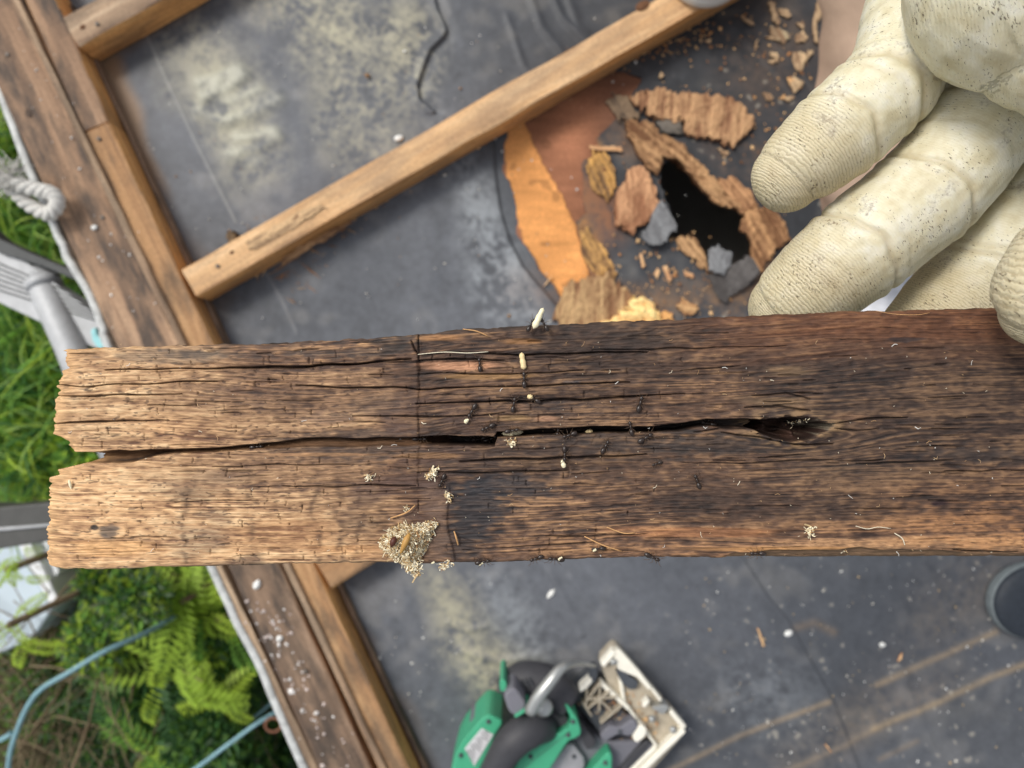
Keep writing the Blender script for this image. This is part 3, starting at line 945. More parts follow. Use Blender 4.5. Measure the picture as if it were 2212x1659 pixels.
crumbs('white_granules', 90, near([(560, 1280), (640, 1480), (740, 1640)], 22), 0.046, 0.0013, [srgb(232, 228, 224), srgb(210, 196, 190)], 'white flecks lying on the lower edge board', 6, 0.8)
crumbs('white_granules', 40, near([(60, 100), (200, 400), (300, 700)], 30), 0.050, 0.0010, [srgb(225, 222, 216)], 'white flecks lying on the upper edge board', 7, 0.8)
crumbs('white_granules', 50, box(800, 1100, 1240, 1640), 0.001, 0.0009, [srgb(214, 214, 210), srgb(190, 186, 176)], 'white granules on the sheet left of the saw', 8, 0.8)


def pebble(u, v, z, r, lab, e=1.4, a=0.5):
    Vv, Fv = ellipsoid((0, 0, 0), r * e, r, r * .7, Matrix.Rotation(a, 3, 'Z'), 10, 6)
    g = random.Random(int(u))
    Vv = [x * g.uniform(.85, 1.12) for x in Vv]
    c = P(u, v, z)
    o = obj_pd('paint_flake', [x + c + Vector((0, 0, r * .5)) for x in Vv], Fv, M_white_flake)
    tagged(o, lab, 'flake', 'white flakes on the roof')


M_white_flake = mat_plain('paint_flake', srgb(222, 222, 218), 0.6, 0.3)
pebble(1190, 1282, 0.001, .0035, 'long white flake on the sheet just below the held board', 2.2, .9)
pebble(1702, 1367, 0.001, .0045, 'white flake beside the dark seam of the sheet', 1.3, .4)
pebble(862, 300, 0.001, .0045, 'white flake against the upper side of the long batten', 1.4, .2)
pebble(1905, 1392, 0.001, .0035, 'white flake between the tan tide lines', 1.3, .1)
pebble(556, 1262, 0.046, .0045, 'white flake on the lower edge board near the metal edge', 1.5, 1.1)
pebble(605, 1378, 0.046, .0038, 'bright white flake on the lower edge board by the split', 1.2, .3)
pebble(205, 492, 0.050, .0035, 'white flake on the upper edge board', 1.2, .3)

# ------------------------------------------------------------------ the held rotten board
TOPE = [(95, 757), (232, 750), (560, 741), (658, 737), (839, 727), (898, 724), (906, 724), (953, 716), (1000, 711), (1027, 711), (1127, 706), (1399, 692), (1471, 689.5), (1612, 683.5), (1806, 674), (1866, 672), (2138, 666), (2212, 663), (2620, 650)]
BOTE = [(95, 1220), (120, 1229.5), (214, 1230), (362, 1225), (469, 1223), (741, 1217), (818, 1215), (908, 1219), (975, 1217), (1075, 1215), (1243, 1209), (1377, 1204), (1481, 1204), (1672, 1209), (1806, 1210), (2212, 1207), (2620, 1206)]
ENDL = [(740, 142), (757, 144), (795, 146), (802, 134), (820, 137), (824, 127), (855, 127), (865, 121), (889, 119), (937, 117), (944, 132), (952, 147), (978, 162), (983, 205), (990, 205), (1004, 167), (1013, 127), (1024, 125), (1030, 110), (1048, 108), (1068, 108), (1121, 105), (1161, 103), (1193, 105), (1207, 101), (1220, 111), (1228, 127), (1240, 140)]


def board_d(u):
    return 0.2355 - 0.0290 * (u - 140) / 2072.0


def BP(u, v, dz=0.0):
    d = board_d(u)
    k = W0 * d / 2212.0
    return Vector(((u - 1106) * k, (829.5 - v) * k, CAMZ - d + dz))


GROOVE = [(150, 984), (205, 981), (321, 977), (402, 976), (502, 971), (619, 964)]


def build_board():
    g = np.random.default_rng(21)
    nu, nv = 1240, 395
    u1 = np.linspace(96, 2600, nu)
    U = np.repeat(u1[None, :], nv, 0)
    rng_t = np.linspace(0, 1, nv)[:, None]
    et = np.interp(u1, [p[0] for p in TOPE], [p[1] for p in TOPE])
    eb = np.interp(u1, [p[0] for p in BOTE], [p[1] for p in BOTE])
    et = np.convolve(np.pad(et, 20, 'edge'), np.ones(41) / 41, 'valid')
    eb = np.convolve(np.pad(eb, 20, 'edge'), np.ones(41) / 41, 'valid')
    jt = 1.1 * vn((1, nu), 1, 150, g)[0] + 0.8 * vn((1, nu), 1, 420, g)[0] + 2.2 * sm(904, 890, u1) - 1.0
    jb = 1.1 * vn((1, nu), 1, 150, g)[0] + 1.1 * vn((1, nu), 1, 420, g)[0]
    V = et[None, :] * (1 - rng_t) + eb[None, :] * rng_t
    V = V + jt[None, :] * np.exp(-(V - et[None, :]) / 6.0) + jb[None, :] * np.exp(-(eb[None, :] - V) / 6.0)
    sh = U.shape
    # grain bends round the knot
    kx, ky = 1712, 925
    r2 = ((U - kx) / 190.0) ** 2 + ((V - ky) / 75.0) ** 2
    N = lambda cy, cx: vn(sh, cy, cx, g)
    grA = N(190, 26); grB = N(110, 14); grC = N(60, 9); grD = N(26, 7); big = N(5, 9); med = N(14, 22); fine = N(200, 330); fin2 = N(130, 260); blot = N(9, 14)
    grE = N(195, 70)
    grF = N(394, 34); grG = N(394, 100); grH = N(394, 10); pat = N(60, 150); pat2 = N(26, 60); amp = 1 + .35 * N(12, 20)
    iy = np.arange(nv)[:, None] + 0 * U
    ix = np.arange(nu)[None, :] + 0 * U
    kr = np.exp(-(((U - 1725) / 150.0) ** 2 + ((V - 928) / 55.0) ** 2))
    sl2 = 0.016 * (U - 1700) * sm(1500, 1900, U) * sm(60, 0, np.abs(V - 1000) - 120)
    wy = iy + 1.6 * grD + 6.5 * big - 26 * kr * np.tanh((V - 928) / 14.0) + sl2
    wy = np.clip(wy, 0, nv - 1.001)
    w0 = np.floor(wy).astype(int)
    wf = wy - w0
    xi_ = ix.astype(int)
    grA, grB, grC, grE, grF, grG, grH = [q_[w0, xi_] * (1 - wf) + q_[w0 + 1, xi_] * wf for q_ in (grA, grB, grC, grE, grF, grG, grH)]

    # wet: how soaked and rotten the wood is
    wet = 0.03 + 0.42 * sm(250, 640, U) + 0.39 * sm(800, 960, U)
    wet = wet - 0.17 * sm(1040, 1120, V) * sm(1000, 860, U)
    wet = wet - 0.30 * sm(1110, 1185, V) * sm(980, 1250, U)
    wet = wet - 0.22 * sm(1750, 2000, U) * sm(1060, 1150, V)
    wet = wet + 0.10 * sm(300, 560, U) * np.exp(-((V - 960) / 60.0) ** 2)
    wet = wet - 0.16 * sm(930, 1000, U) * sm(1180, 1080, U) * sm(850, 780, V)
    wet = np.clip(wet + 0.07 * big + 0.06 * med, 0, 1)
    tone = 0.5 + np.clip(amp, .4, 1.8) * (0.04 * grA + 0.07 * grH + 0.09 * grF + 0.09 * grG) + 0.04 * grB + 0.04 * grC + 0.04 * grD + 0.05 * fine + 0.07 * fin2 + 0.06 * med + 0.07 * pat + 0.06 * pat2 + .05 * blot
    tone = np.clip(tone, 0, 1)

    def pal(t, cs):
        t = np.clip(t, 0, 1)[..., None]
        x = t * 2
        lo = cs[0] * (1 - np.clip(x, 0, 1)) + cs[1] * np.clip(x, 0, 1)
        return np.where(x < 1, lo, cs[1] * (2 - x) + cs[2] * (x - 1))
    dry = pal(tone, [srgb(116, 82, 60), srgb(204, 162, 118), srgb(242, 208, 162)])
    half = pal(tone, [srgb(54, 41, 36), srgb(110, 82, 63), srgb(176, 136, 98)])
    soaked = pal(tone, [srgb(28, 24, 24), srgb(62, 48, 41), srgb(112, 87, 66)])
    w = wet[..., None]
    col = np.where(w < .5, dry * (1 - w * 2) + half * (w * 2), half * (2 - 2 * w) + soaked * (2 * w - 1))

    def lay(m, c):
        nonlocal col
        m = np.clip(m, 0, 1)[..., None]
        col = col * (1 - m) + np.asarray(c) * m
    # reddish brown along the upper right, orange streaks low on the right
    lay(0.55 * sm(1350, 1700, U) * sm(800, 690, V + 14 * grC) * (0.5 + .5 * tone), srgb(122, 74, 44))
    lay(0.36 * sm(1000, 1500, U) * sm(1120, 1190, V + 10 * grC) * sm(.35, .8, tone), srgb(176, 128, 86))
    lay(0.40 * sm(1780, 2100, U) * sm(1030, 1130, V + 10 * grC) * sm(.3, .8, tone), srgb(156, 106, 64))
    # pitting and dark flecks lifted by the weather
    pit = N(230, 420); pit2 = N(300, 190)
    pm = sm(1.35, 1.9, pit + .35 * pat2) * .7 + sm(1.5, 2.1, pit2 + .4 * pat) * .6
    pm = np.clip(pm * (0.9 - .35 * sm(1100, 1500, U)), 0, .85)
    lay(pm, srgb(58, 42, 36))
    pl_ = sm(1.4, 2.1, -pit + .4 * pat) * .5
    lay(pl_ * .55 * sm(.6, .2, wet), srgb(222, 182, 136))
    # rot blotches of muddy violet brown across the dry half
    lay(.72 * sm(-.1, 1.5, blot + .6 * pat2 + .4 * med) * sm(260, 520, U) * sm(1100, 900, U), srgb(84, 64, 56))
    # grey blue mould stains
    for (cu, cv, ru, rv, c, am) in [(1030, 1100, 62, 62, srgb(40, 40, 44), .85), (1090, 1050, 90, 26, srgb(46, 46, 50), .7), (1000, 1160, 40, 40, srgb(44, 42, 44), .6),
                                    (1180, 870, 130, 20, srgb(58, 54, 54), .35), (1235, 826, 34, 8, srgb(70, 76, 84), .8), (1330, 960, 160, 30, srgb(52, 50, 50), .4),
                                    (1560, 960, 140, 22, srgb(46, 44, 44), .5), (2100, 980, 160, 26, srgb(46, 42, 42), .6), (1380, 730, 160, 40, srgb(54, 46, 42), .5),
                                    (760, 960, 150, 34, srgb(64, 56, 52), .5), (1960, 735, 44, 6, srgb(48, 40, 40), .8), (2030, 1088, 20, 6, srgb(40, 28, 34), .8),
                                    (1760, 1190, 200, 8, srgb(88, 78, 68), .3), (640, 760, 200, 22, srgb(84, 74, 68), .5), (380, 770, 130, 12, srgb(100, 92, 82), .5),
                                    (850, 740, 60, 16, srgb(50, 46, 44), .7), (800, 1130, 60, 30, srgb(60, 44, 38), .5), (240, 1150, 22, 12, srgb(92, 84, 78), .8),
                                    (208, 1139, 6, 5, srgb(40, 40, 40), .9), (420, 1060, 60, 20, srgb(80, 58, 44), .4), (1830, 1010, 120, 24, srgb(60, 52, 46), .3),
                                    (820, 880, 80, 30, srgb(78, 66, 60), .4), (700, 905, 60, 14, srgb(120, 100, 88), .3)]:
        r = np.sqrt(((U - cu) / ru) ** 2 + ((V - cv) / rv) ** 2) + .22 * med + .14 * fin2 + .12 * grB
        lay(am * sm(1.25, .55, r), c * (0.8 + .4 * tone[..., None]))
    # paler exposed streaks
    for (cu, cv, ru, rv, c, am) in [(990, 790, 92, 11, srgb(206, 152, 116), .9), (960, 730, 60, 8, srgb(176, 126, 80), .6), (1130, 738, 70, 9, srgb(170, 122, 74), .7),
                                    (1040, 812, 100, 6, srgb(170, 130, 82), .6), (1120, 880, 40, 12, srgb(150, 116, 92), .6), (1180, 905, 30, 8, srgb(186, 142, 112), .7),
                                    (1110, 902, 40, 8, srgb(160, 130, 88), .5), (1330, 985, 60, 6, srgb(150, 116, 84), .4), (1700, 800, 60, 14, srgb(150, 122, 90), .4),
                                    (1690, 870, 80, 14, srgb(150, 122, 90), .5), (1830, 900, 60, 10, srgb(140, 104, 78), .4), (1500, 1150, 160, 10, srgb(168, 112, 70), .5),
                                    (930, 985, 70, 6, srgb(150, 112, 74), .6), (700, 982, 120, 4, srgb(186, 140, 96), .6), (760, 1190, 90, 16, srgb(196, 140, 84), .4),
                                    (240, 1185, 90, 16, srgb(220, 168, 108), .5), (600, 1160, 130, 30, srgb(176, 128, 84), .35), (1680, 1186, 190, 5, srgb(186, 136, 84), .7),
                                    (940, 1150, 26, 50, srgb(120, 98, 84), .6), (940, 1080, 28, 40, srgb(104, 84, 74), .4)]:
        r = np.sqrt(((U - cu) / ru) ** 2 + ((V - cv) / rv) ** 2) + .18 * med + .2 * grB
        lay(am * sm(1.2, .6, r) * (.55 + .45 * tone), c)

    mm = 0.001
    h = mm * (0.015 * grA + 0.02 * grB + 0.03 * grC + 0.022 * fine + 0.022 * fin2 + 0.03 * grF + 0.035 * grG + 0.02 * grH + 0.04 * pat + 0.05 * pat2 + 0.35 * big)
    rough = sm(.15, .6, wet)
    h += mm * 0.03 * rough * (grG + fin2)
    # plates of rotten wood with sharp edges (cubical rot)
    q = np.floor(N(34, 20) * 1.1) / 1.1
    h += mm * 0.22 * q * sm(850, 960, U) * sm(1700, 1400, U)
    # a saw kerf: the left length stands proud of the right
    kerf = 904 + 1.6 * vn((nv, 1), 30, 1, g) + 1.2 * vn((nv, 1), 110, 1, g) + 0 * U
    h += mm * 0.5 * sm(3, -3, U - kerf) * sm(1120, 950, V)
    stepb = 972 + 5 * np.sin(V / 23.0) + 4 * vn((nv, 1), 10, 1, g)
    h += mm * 0.7 * sm(2.5, -2.5, U - stepb) * sm(1040, 1060, V)
    for (cu, cv, ru, rv, dp) in [(1000, 791, 94, 11, .9), (1190, 904, 28, 9, .8), (1110, 905, 34, 10, .7)]:
        e = np.maximum(np.abs(U - cu) / ru, np.abs(V - cv) / rv) + .06 * med
        h -= mm * dp * sm(1.08, 0.96, e)
    black = np.zeros(sh)

    def crack(pts, wd, dp, wob=1.0, dark=0.85, taper=True):
        nonlocal h, black
        us_ = [p[0] for p in pts]; vs_ = [p[1] for p in pts]
        x0, x1 = np.searchsorted(u1, min(us_) - 8), np.searchsorted(u1, max(us_) + 8)
        tlo = max(0.0, (min(vs_) - 12 - 750) / 480.0 - .04); thi = min(1.0, (max(vs_) + 12 - 660) / 480.0 + .04)
        y0, y1 = int(tlo * nv), max(int(tlo * nv) + 2, int(thi * nv))
        sl = (slice(max(0, y0 - 30), min(nv, y1 + 30)), slice(x0, x1))
        if x1 <= x0:
            return
        uu, vv = U[sl], V[sl]
        d, f = pdist(uu, vv + wob * grCs[sl], pts)
        ww = wd * (0.35 + 0.65 * np.sin(np.clip(f, 0.02, .98) * math.pi) ** .5) if taper else wd
        ww = ww * (1 + .25 * med[sl])
        e = np.exp(-(d / np.maximum(ww, .6)) ** 2 * 1.2)
        h[sl] -= mm * dp * e
        black[sl] = np.maximum(black[sl], dark * np.clip(e * 1.15, 0, 1))
    grCs = N(20, 80)
    crack([(231, 800), (368, 797), (502, 795), (619, 792), (741, 788), (868, 775), (889, 774)], 2.0, 2.2)
    crack([(126, 833), (187, 834), (301, 830), (402, 827), (469, 822)], 1.5, 1.5)
    crack([(127, 855), (234, 854), (395, 851)], 1.5, 1.5)
    crack([(120, 914), (241, 911), (368, 907)], 1.6, 1.6)
    crack([(640, 832), (760, 838), (899, 840), (1026, 837), (1194, 832), (1361, 825)], 1.7, 1.6)
    crack([(898, 870), (1026, 870), (1160, 867), (1399, 857), (1480, 850)], 1.9, 1.9)
    crack([(904, 765), (960, 761), (1127, 766), (1399, 760)], 1.8, 1.7)
    crack([(904, 777), (980, 776), (1090, 778)], 1.8, 1.7)
    crack([(905, 807), (1000, 806), (1120, 808), (1260, 800)], 1.5, 1.2)
    crack([(760, 900), (913, 900), (980, 901), (1090, 893)], 1.4, 1.1)
    crack([(993, 997), (1093, 992), (1294, 987), (1399, 979)], 1.8, 1.6)
    crack([(903, 1021), (1060, 1021), (1227, 1016)], 1.6, 1.3)
    crack([(789, 1048), (899, 1048)], 1.7, 1.4)
    crack([(658, 792), (889, 778)], 1.6, 1.4)
    crack([(610, 1050), (700, 1052), (800, 1049)], 1.5, 1.2)
    crack([(380, 1085), (460, 1080), (560, 1082)], 1.2, .9)
    crack([(460, 1008), (620, 1003), (800, 1004)], 1.2, .9)
    crack([(1280, 757), (1500, 752), (1700, 748)], 1.3, 1.0)
    crack([(1471, 800), (1600, 792)], 1.2, .8)
    crack([(1471, 1000), (1620, 1000), (1800, 994)], 1.3, .9)
    crack([(2040, 1018), (2140, 1016), (2260, 1018)], 1.3, 1.2)
    crack([(1850, 1000), (1950, 1000), (2060, 994)], 1.3, .8)
    crack([(2060, 1190), (2200, 1192)], 1.8, 1.5)
    crack([(1180, 1160), (1300, 1158), (1400, 1154)], 1.3, .9)
    crack([(1000, 1187), (1150, 1180), (1290, 1172)], 1.3, .9)
    crack([(1803, 915), (1870, 906), (1960, 902)], 1.6, 1.2)
    crack([(1610, 880), (1680, 876), (1750, 889)], 1.5, 1.1)
    crack([(1650, 866), (1710, 868)], 1.2, .8)
    crack([(1800, 925), (1850, 930), (1900, 926)], 1.3, .9)
    crack([(1560, 935), (1640, 945), (1720, 962), (1800, 958)], 1.8, 1.4)
    crack([(1610, 925), (1560, 926), (1500, 934)], 1.7, 1.3)
    crack([(1625, 855), (1700, 850), (1750, 862)], 1.4, 1.0)
    crack([(1640, 990), (1740, 984)], 1.2, .8)
    crack([(904, 724), (905, 760), (904, 778)], 1.8, 1.4)
    crack([(904, 805), (907, 835), (902, 870)], 1.0, .6, dark=.45)
    crack([(903, 895), (906, 945)], 1.1, .7, dark=.5)
    crack([(904, 1010), (903, 1040), (905, 1050)], 1.0, .7, dark=.6)
    crack([(904, 1080), (905, 1106)], 1.1, .8, dark=.7)
    crack([(889, 735), (896, 752), (904, 765)], 1.8, 1.4)
    rr = random.Random(5)
    for i in range(210):        # short cross checks of brown rot
        cu = rr.choice([rr.uniform(170, 900), rr.uniform(170, 900), rr.uniform(900, 1500)])
        cv = rr.uniform(750, 1215)
        ln = rr.uniform(5, 18)
        crack([(cu, cv), (cu + rr.uniform(-2, 2), cv + ln * .5), (cu + rr.uniform(-3, 3), cv + ln)], rr.uniform(.8, 1.3), rr.uniform(.3, .8), 0, rr.uniform(.35, .75))
    for i in range(260):        # short checks with the grain
        cu = rr.uniform(120, 2300)
        cv = rr.uniform(700, 1210)
        ln = rr.uniform(15, 110)
        sl_ = rr.uniform(-.05, .02)
        crack([(cu, cv), (cu + ln, cv + ln * sl_)], rr.uniform(.8, 1.25), rr.uniform(.3, .9), .6, rr.uniform(.3, .75))
    # raised dry rot columns in the dry end
    for cu in (405, 540, 680, 735, 775, 900):
        e = np.exp(-((U - cu - 5 * grCs) / 8.0) ** 2) * sm(-.1, 1.0, .8 * pat + .6 * fine + .5) * sm(1000, 1060, V)
        lay(.6 * e, srgb(62, 42, 34))
    # the long split that follows the grain into the knot
    gt = [(150, 977), (205, 977), (321, 971), (402, 970), (502, 966), (560, 958), (658, 947), (893, 945), (970, 943), (1068, 945), (1074, 934), (1210, 926), (1267, 922), (1399, 923), (1471, 915), (1528, 906), (1612, 906), (1660, 908)]
    gb = [(150, 1003), (205, 1001), (260, 1001), (292, 996), (320, 988), (350, 981), (402, 979), (502, 976), (560, 971), (658, 966), (893, 963), (970, 963), (1068, 963), (1074, 945), (1210, 940), (1267, 936), (1399, 934), (1471, 931), (1528, 921), (1612, 925), (1660, 930)]
    a = np.interp(U, [p[0] for p in gt], [p[1] for p in gt]) + 1.0 * grCs
    b = np.interp(U, [p[0] for p in gb], [p[1] for p in gb]) + 1.0 * grCs + .8 * med
    ins = sm(-1.5, 2.0, V - a) * sm(1.5, -2.0, V - b) * sm(1680, 1640, U)
    deepness = np.interp(U, [150, 320, 400, 560, 900, 960, 1060, 1080, 1260, 1480, 1530, 1680], [5, 6, 4, 3.5, 4, 13, 13, 6, 11, 9, 6, 8])
    # the floor of the split slopes: deepest against its upper lip
    slope = np.clip((V - a) / np.maximum(3, b - a), 0, 1)
    prof = np.where(U < 930, 1.25 - .75 * slope, 1.0)
    h -= mm * deepness * ins * prof
    gcol = srgb(112, 82, 58) * (1 - sm(900, 1000, U))[..., None] + srgb(44, 34, 28) * sm(900, 1000, U)[..., None]
    m_ = np.clip(ins * .9, 0, 1)[..., None]
    col = col * (1 - m_) + gcol * (.6 + .5 * tone[..., None]) * m_
    dline = np.exp(-((V - a - 1.5) / 2.4) ** 2) * sm(330, 560, U) * sm(1690, 1640, U) * .8 + np.exp(-((V - b + 4) / 3.5) ** 2) * sm(200, 260, U) * sm(420, 330, U) * .9
    black = np.maximum(black, dline)
    black = np.maximum(black, ins * sm(955, 975, U) * sm(1085, 1066, U) * .8)
    black = np.maximum(black, ins * sm(1255, 1300, U) * sm(1700, 1500, U) * .7)
    # knot hole with its rotten plug
    KN = [(1618, 925), (1645, 905), (1706, 898), (1759, 904), (1806, 916), (1778, 934), (1746, 953), (1706, 957), (1659, 946)]
    dk, fk = pdist(U, V, KN + [KN[0]])
    ink = inpoly(U + 2 * fin2, V + 2 * fine, KN)
    kd = sm(0, 13, dk) * ink
    h -= mm * kd * (13 - 4.5 * sm(-.2, 1.2, N(60, 160)) - 4 * np.exp(-(((U - 1725) / 34) ** 2 + ((V - 932) / 16) ** 2)))
    m_ = np.clip(sm(0, 5, dk) * ink * .92, 0, 1)[..., None]
    kc = srgb(58, 40, 33) * (.25 + 1.2 * np.clip(.5 + .3 * N(60, 160), 0, 1))[..., None]
    col = col * (1 - m_) + kc * m_
    h += mm * 0.9 * np.exp(-(dk / 16) ** 2) * (~ink)
    lay(.6 * np.exp(-(dk / 18) ** 2) * (~ink) * sm(.35, .7, tone), srgb(158, 128, 92))
    lay(.7 * ink * sm(1735, 1760, U) * sm(.4, .7, tone), srgb(132, 124, 108))
    # waney strip low on the right
    wl = np.interp(U, [1540, 1589, 1679, 1840, 2007, 2212, 2620], [1212, 1195, 1189, 1187, 1186, 1196, 1200]) + 1.5 * grCs
    wn_ = sm(-1, 2.5, V - wl) * sm(1540, 1600, U)
    h -= mm * wn_ * (1.2 + .11 * np.clip(V - wl, 0, 40))
    lay(.8 * wn_, srgb(104, 84, 66) * (.75 + .5 * tone[..., None]))
    # worn arrises
    dt = V - et[None, :]
    db = eb[None, :] - V
    h -= mm * (.9 * np.exp(-dt / 3.0) + .9 * np.exp(-db / 3.0))
    lay(.55 * np.exp(-db / 4.0) * sm(1500, 1300, U), srgb(58, 54, 54))
    lay(.5 * np.exp(-dt / 4.0) * sm(1500, 900, U), srgb(66, 60, 56))
    lay(.6 * np.exp(-dt / 5.0) * sm(400, 200, U), srgb(206, 160, 108))
    # frayed pale fibres at the sawn end
    endv = np.interp(V, [p[0] for p in ENDL], [p[1] for p in ENDL])
    endv = endv + 2.2 * vn((nv, 1), 150, 1, g) + 1.0 * vn((nv, 1), 60, 1, g)
    dl = U - endv
    lay(.55 * sm(50, 0, dl), srgb(216, 172, 122) * (.75 + .45 * tone[..., None]))
    h -= mm * .8 * np.exp(-np.clip(dl, 0, 99) / 3.5)
    h -= mm * .12 * pm
    lay(black * .93, srgb(22, 17, 16))
    keep = dl > 0
    m = keep[:-1, :-1] & keep[1:, 1:] & keep[1:, :-1] & keep[:-1, 1:]
    d = 0.2355 - 0.0290 * (U - 140) / 2072.0
    k = W0 * d / 2212.0
    X = (U - 1106) * k
    Y = (829.5 - V) * k
    Z = CAMZ - d + h
    o = grid_solid('rotten_board', X, Y, Z, CAMZ - d - 0.030, m, np.clip(col, .003, .85), M_board, None, srgb(92, 66, 48), bottom=False)
    # plain sawn underside, flush with the walls
    tagged(o, 'rotten split board held in the gloved hand, with ants on it', 'board')
    und = []
    for (u, v) in [(128, 760), (2600, 651), (2600, 1205), (118, 1226)]:
        p = BP(u, v, -0.0298)
        und.append(p)
    u_ = obj_pd('underside', und, [(0, 3, 2, 1), (0, 1, 2, 3)][:1], M_dark_wood, o, False)
    H_ = dict(h=h, u=u1, nv=nv, et=et, eb=eb)

    def height(u, v):
        i = min(nu - 1, max(0, int(np.searchsorted(u1, u))))
        t = (v - et[i]) / (eb[i] - et[i])
        j = min(nv - 1, max(0, int(t * (nv - 1))))
        return float(h[max(0, j - 2):j + 3, max(0, i - 2):i + 3].max())
    return height


board_h = build_board()


def onb(u, v, lift=0.0):
    return BP(u, v, board_h(u, min(1215, v)) + lift)


M_cocoon = mat_plain('ant_brood', srgb(228, 204, 154), 0.45, 0.5, var=.12, nscale=500)
M_larva = mat_plain('ant_larva', srgb(236, 226, 190), 0.4, 0.5, var=.08, nscale=500)
M_ant = mat_plain('ant_shell', srgb(46, 36, 31), 0.32, 0.5, var=.3, nscale=800, bstr=.05)
M_ant_leg = mat_plain('ant_leg', srgb(84, 64, 48), 0.4, 0.5, var=.2, nscale=800)

# a splinter standing on the upper edge, needles and fibres
M_fibre = mat_plain('dry_fibre', srgb(196, 152, 104), 0.7, 0.2, var=.2, nscale=400)
M_fibre_w = mat_plain('pale_fibre', srgb(224, 214, 190), 0.7, 0.2, var=.1, nscale=400)


def strand(name, pts, r, mat, label, cat, group=None, lift=0.0008):
    pp = smooth_path([onb(u, v, lift + (0.0006 if 0 < i < len(pts) - 1 else 0)) for i, (u, v) in enumerate(pts)], 12)
    V, F = tube(pp, [r * (1 - .5 * abs(i / 11 - .5)) for i in range(12)], 5)
    return tagged(obj_pd(name, V, F, mat), label, cat, group)


GN = 'dry needles and fibres on the held board'
strand('dry_needle', [(1262, 1158), (1300, 1175), (1342, 1190)], .00022, M_fibre, 'long tan needle slanting over the lower edge right of the nest fluff', 'needle', GN)
strand('dry_needle', [(981, 1147), (986, 1160), (990, 1177)], .0003, M_fibre, 'short upright tan needle just right of the nest fluff', 'needle', GN)
strand('dry_needle', [(1000, 711), (1030, 716), (1055, 727)], .0002, M_fibre, 'curved pale fibre near the upper edge left of the carried pupa', 'fibre', GN)
strand('dry_needle', [(1310, 1138), (1345, 1150), (1370, 1150)], .0002, M_fibre, 'faint tan fibre above the long slanting needle', 'needle', GN)
strand('dry_needle', [(1890, 672), (1930, 680), (1975, 681), (2005, 676)], .0001, M_fibre, 'hair thin golden fibre by the hidden lower finger', 'fibre', GN)
strand('dry_needle', [(898, 1090), (880, 1105), (845, 1118)], .00025, M_fibre, 'thin stalk sticking out above the nest fluff', 'needle', GN)
strand('dry_needle', [(904, 766), (960, 761), (1010, 763), (1055, 760)], .00016, M_fibre_w, 'pale root hair lying in the upper crack', 'fibre', GN)
strand('dry_needle', [(1928, 1150), (1942, 1160), (1950, 1176)], .00016, M_fibre_w, 'short pale fibre near the lower right edge', 'fibre', GN)
strand('dry_needle', [(1845, 1135), (1868, 1140), (1890, 1136), (1920, 1140)], .00012, M_fibre_w, 'curling hair left of the short pale fibre', 'fibre', GN)


def fluff(name, poly, n, label, seed, size=.0011, cat='nest fluff', mats=None, thick=.004, hang=0):
    """a loose heap of shredded wood fibres"""
    g = random.Random(seed)
    us_ = [p[0] for p in poly]; vs_ = [p[1] for p in poly]
    cu, cv = sum(us_) / len(us_), sum(vs_) / len(vs_)
    V = []; F = []; C = []
    tries = 0
    ccol = [srgb(236, 222, 188), srgb(206, 180, 136), srgb(242, 234, 208), srgb(188, 156, 108), srgb(150, 112, 76)]
    cl = [(g.uniform(min(us_), max(us_)), g.uniform(min(vs_), max(vs_))) for _ in range(max(3, n // 45))]
    while len(F) < n * 3 and tries < n * 30:
        tries += 1
        cc_ = g.choice(cl)
        u, v = cc_[0] + g.gauss(0, 7), cc_[1] + g.gauss(0, 6)
        if not inpoly(np.array([u]), np.array([v]), poly)[0]:
            continue
        dd = pdist(np.array([u]), np.array([v]), poly + [poly[0]])[0][0]
        zz = g.uniform(0, 1) * thick * min(1, dd / 26) + .0003
        p = onb(u, v, zz)
        a = g.uniform(0, math.tau)
        L = size * g.choice([.4, .6, .8, 1.0, 1.5, 2.0]) * g.uniform(.7, 1.3)
        w = size * g.uniform(.08, .30)
        curl = g.uniform(-2.8, 2.8)
        pts = []
        x, y, z_ = 0., 0., 0.
        tz = g.uniform(-.4, .6)
        for s_ in range(4):
            pts.append(p + Vector((x, y, z_)))
            x += math.cos(a) * L / 3; y += math.sin(a) * L / 3; z_ += tz * L / 3
            a += curl / 2; tz += g.uniform(-.6, .6)
        b0 = len(V)
        for q_ in pts:
            nrm = Vector((-math.sin(a), math.cos(a), g.uniform(-.7, .7))).normalized() * w
            V += [q_ - nrm, q_ + nrm]
        for s_ in range(3):
            F.append((b0 + 2 * s_, b0 + 2 * s_ + 1, b0 + 2 * s_ + 3, b0 + 2 * s_ + 2))
        c = ccol[g.choice([0, 0, 0, 1, 1, 2, 2, 3, 4])] * g.uniform(.85, 1.1)
        C += [c] * 8
    o = mesh_np(name, np.array([tuple(x) for x in V]), np.array(F), M_flake, None, np.array(C), smooth=True)
    return tagged(o, label, cat, None, 'stuff')


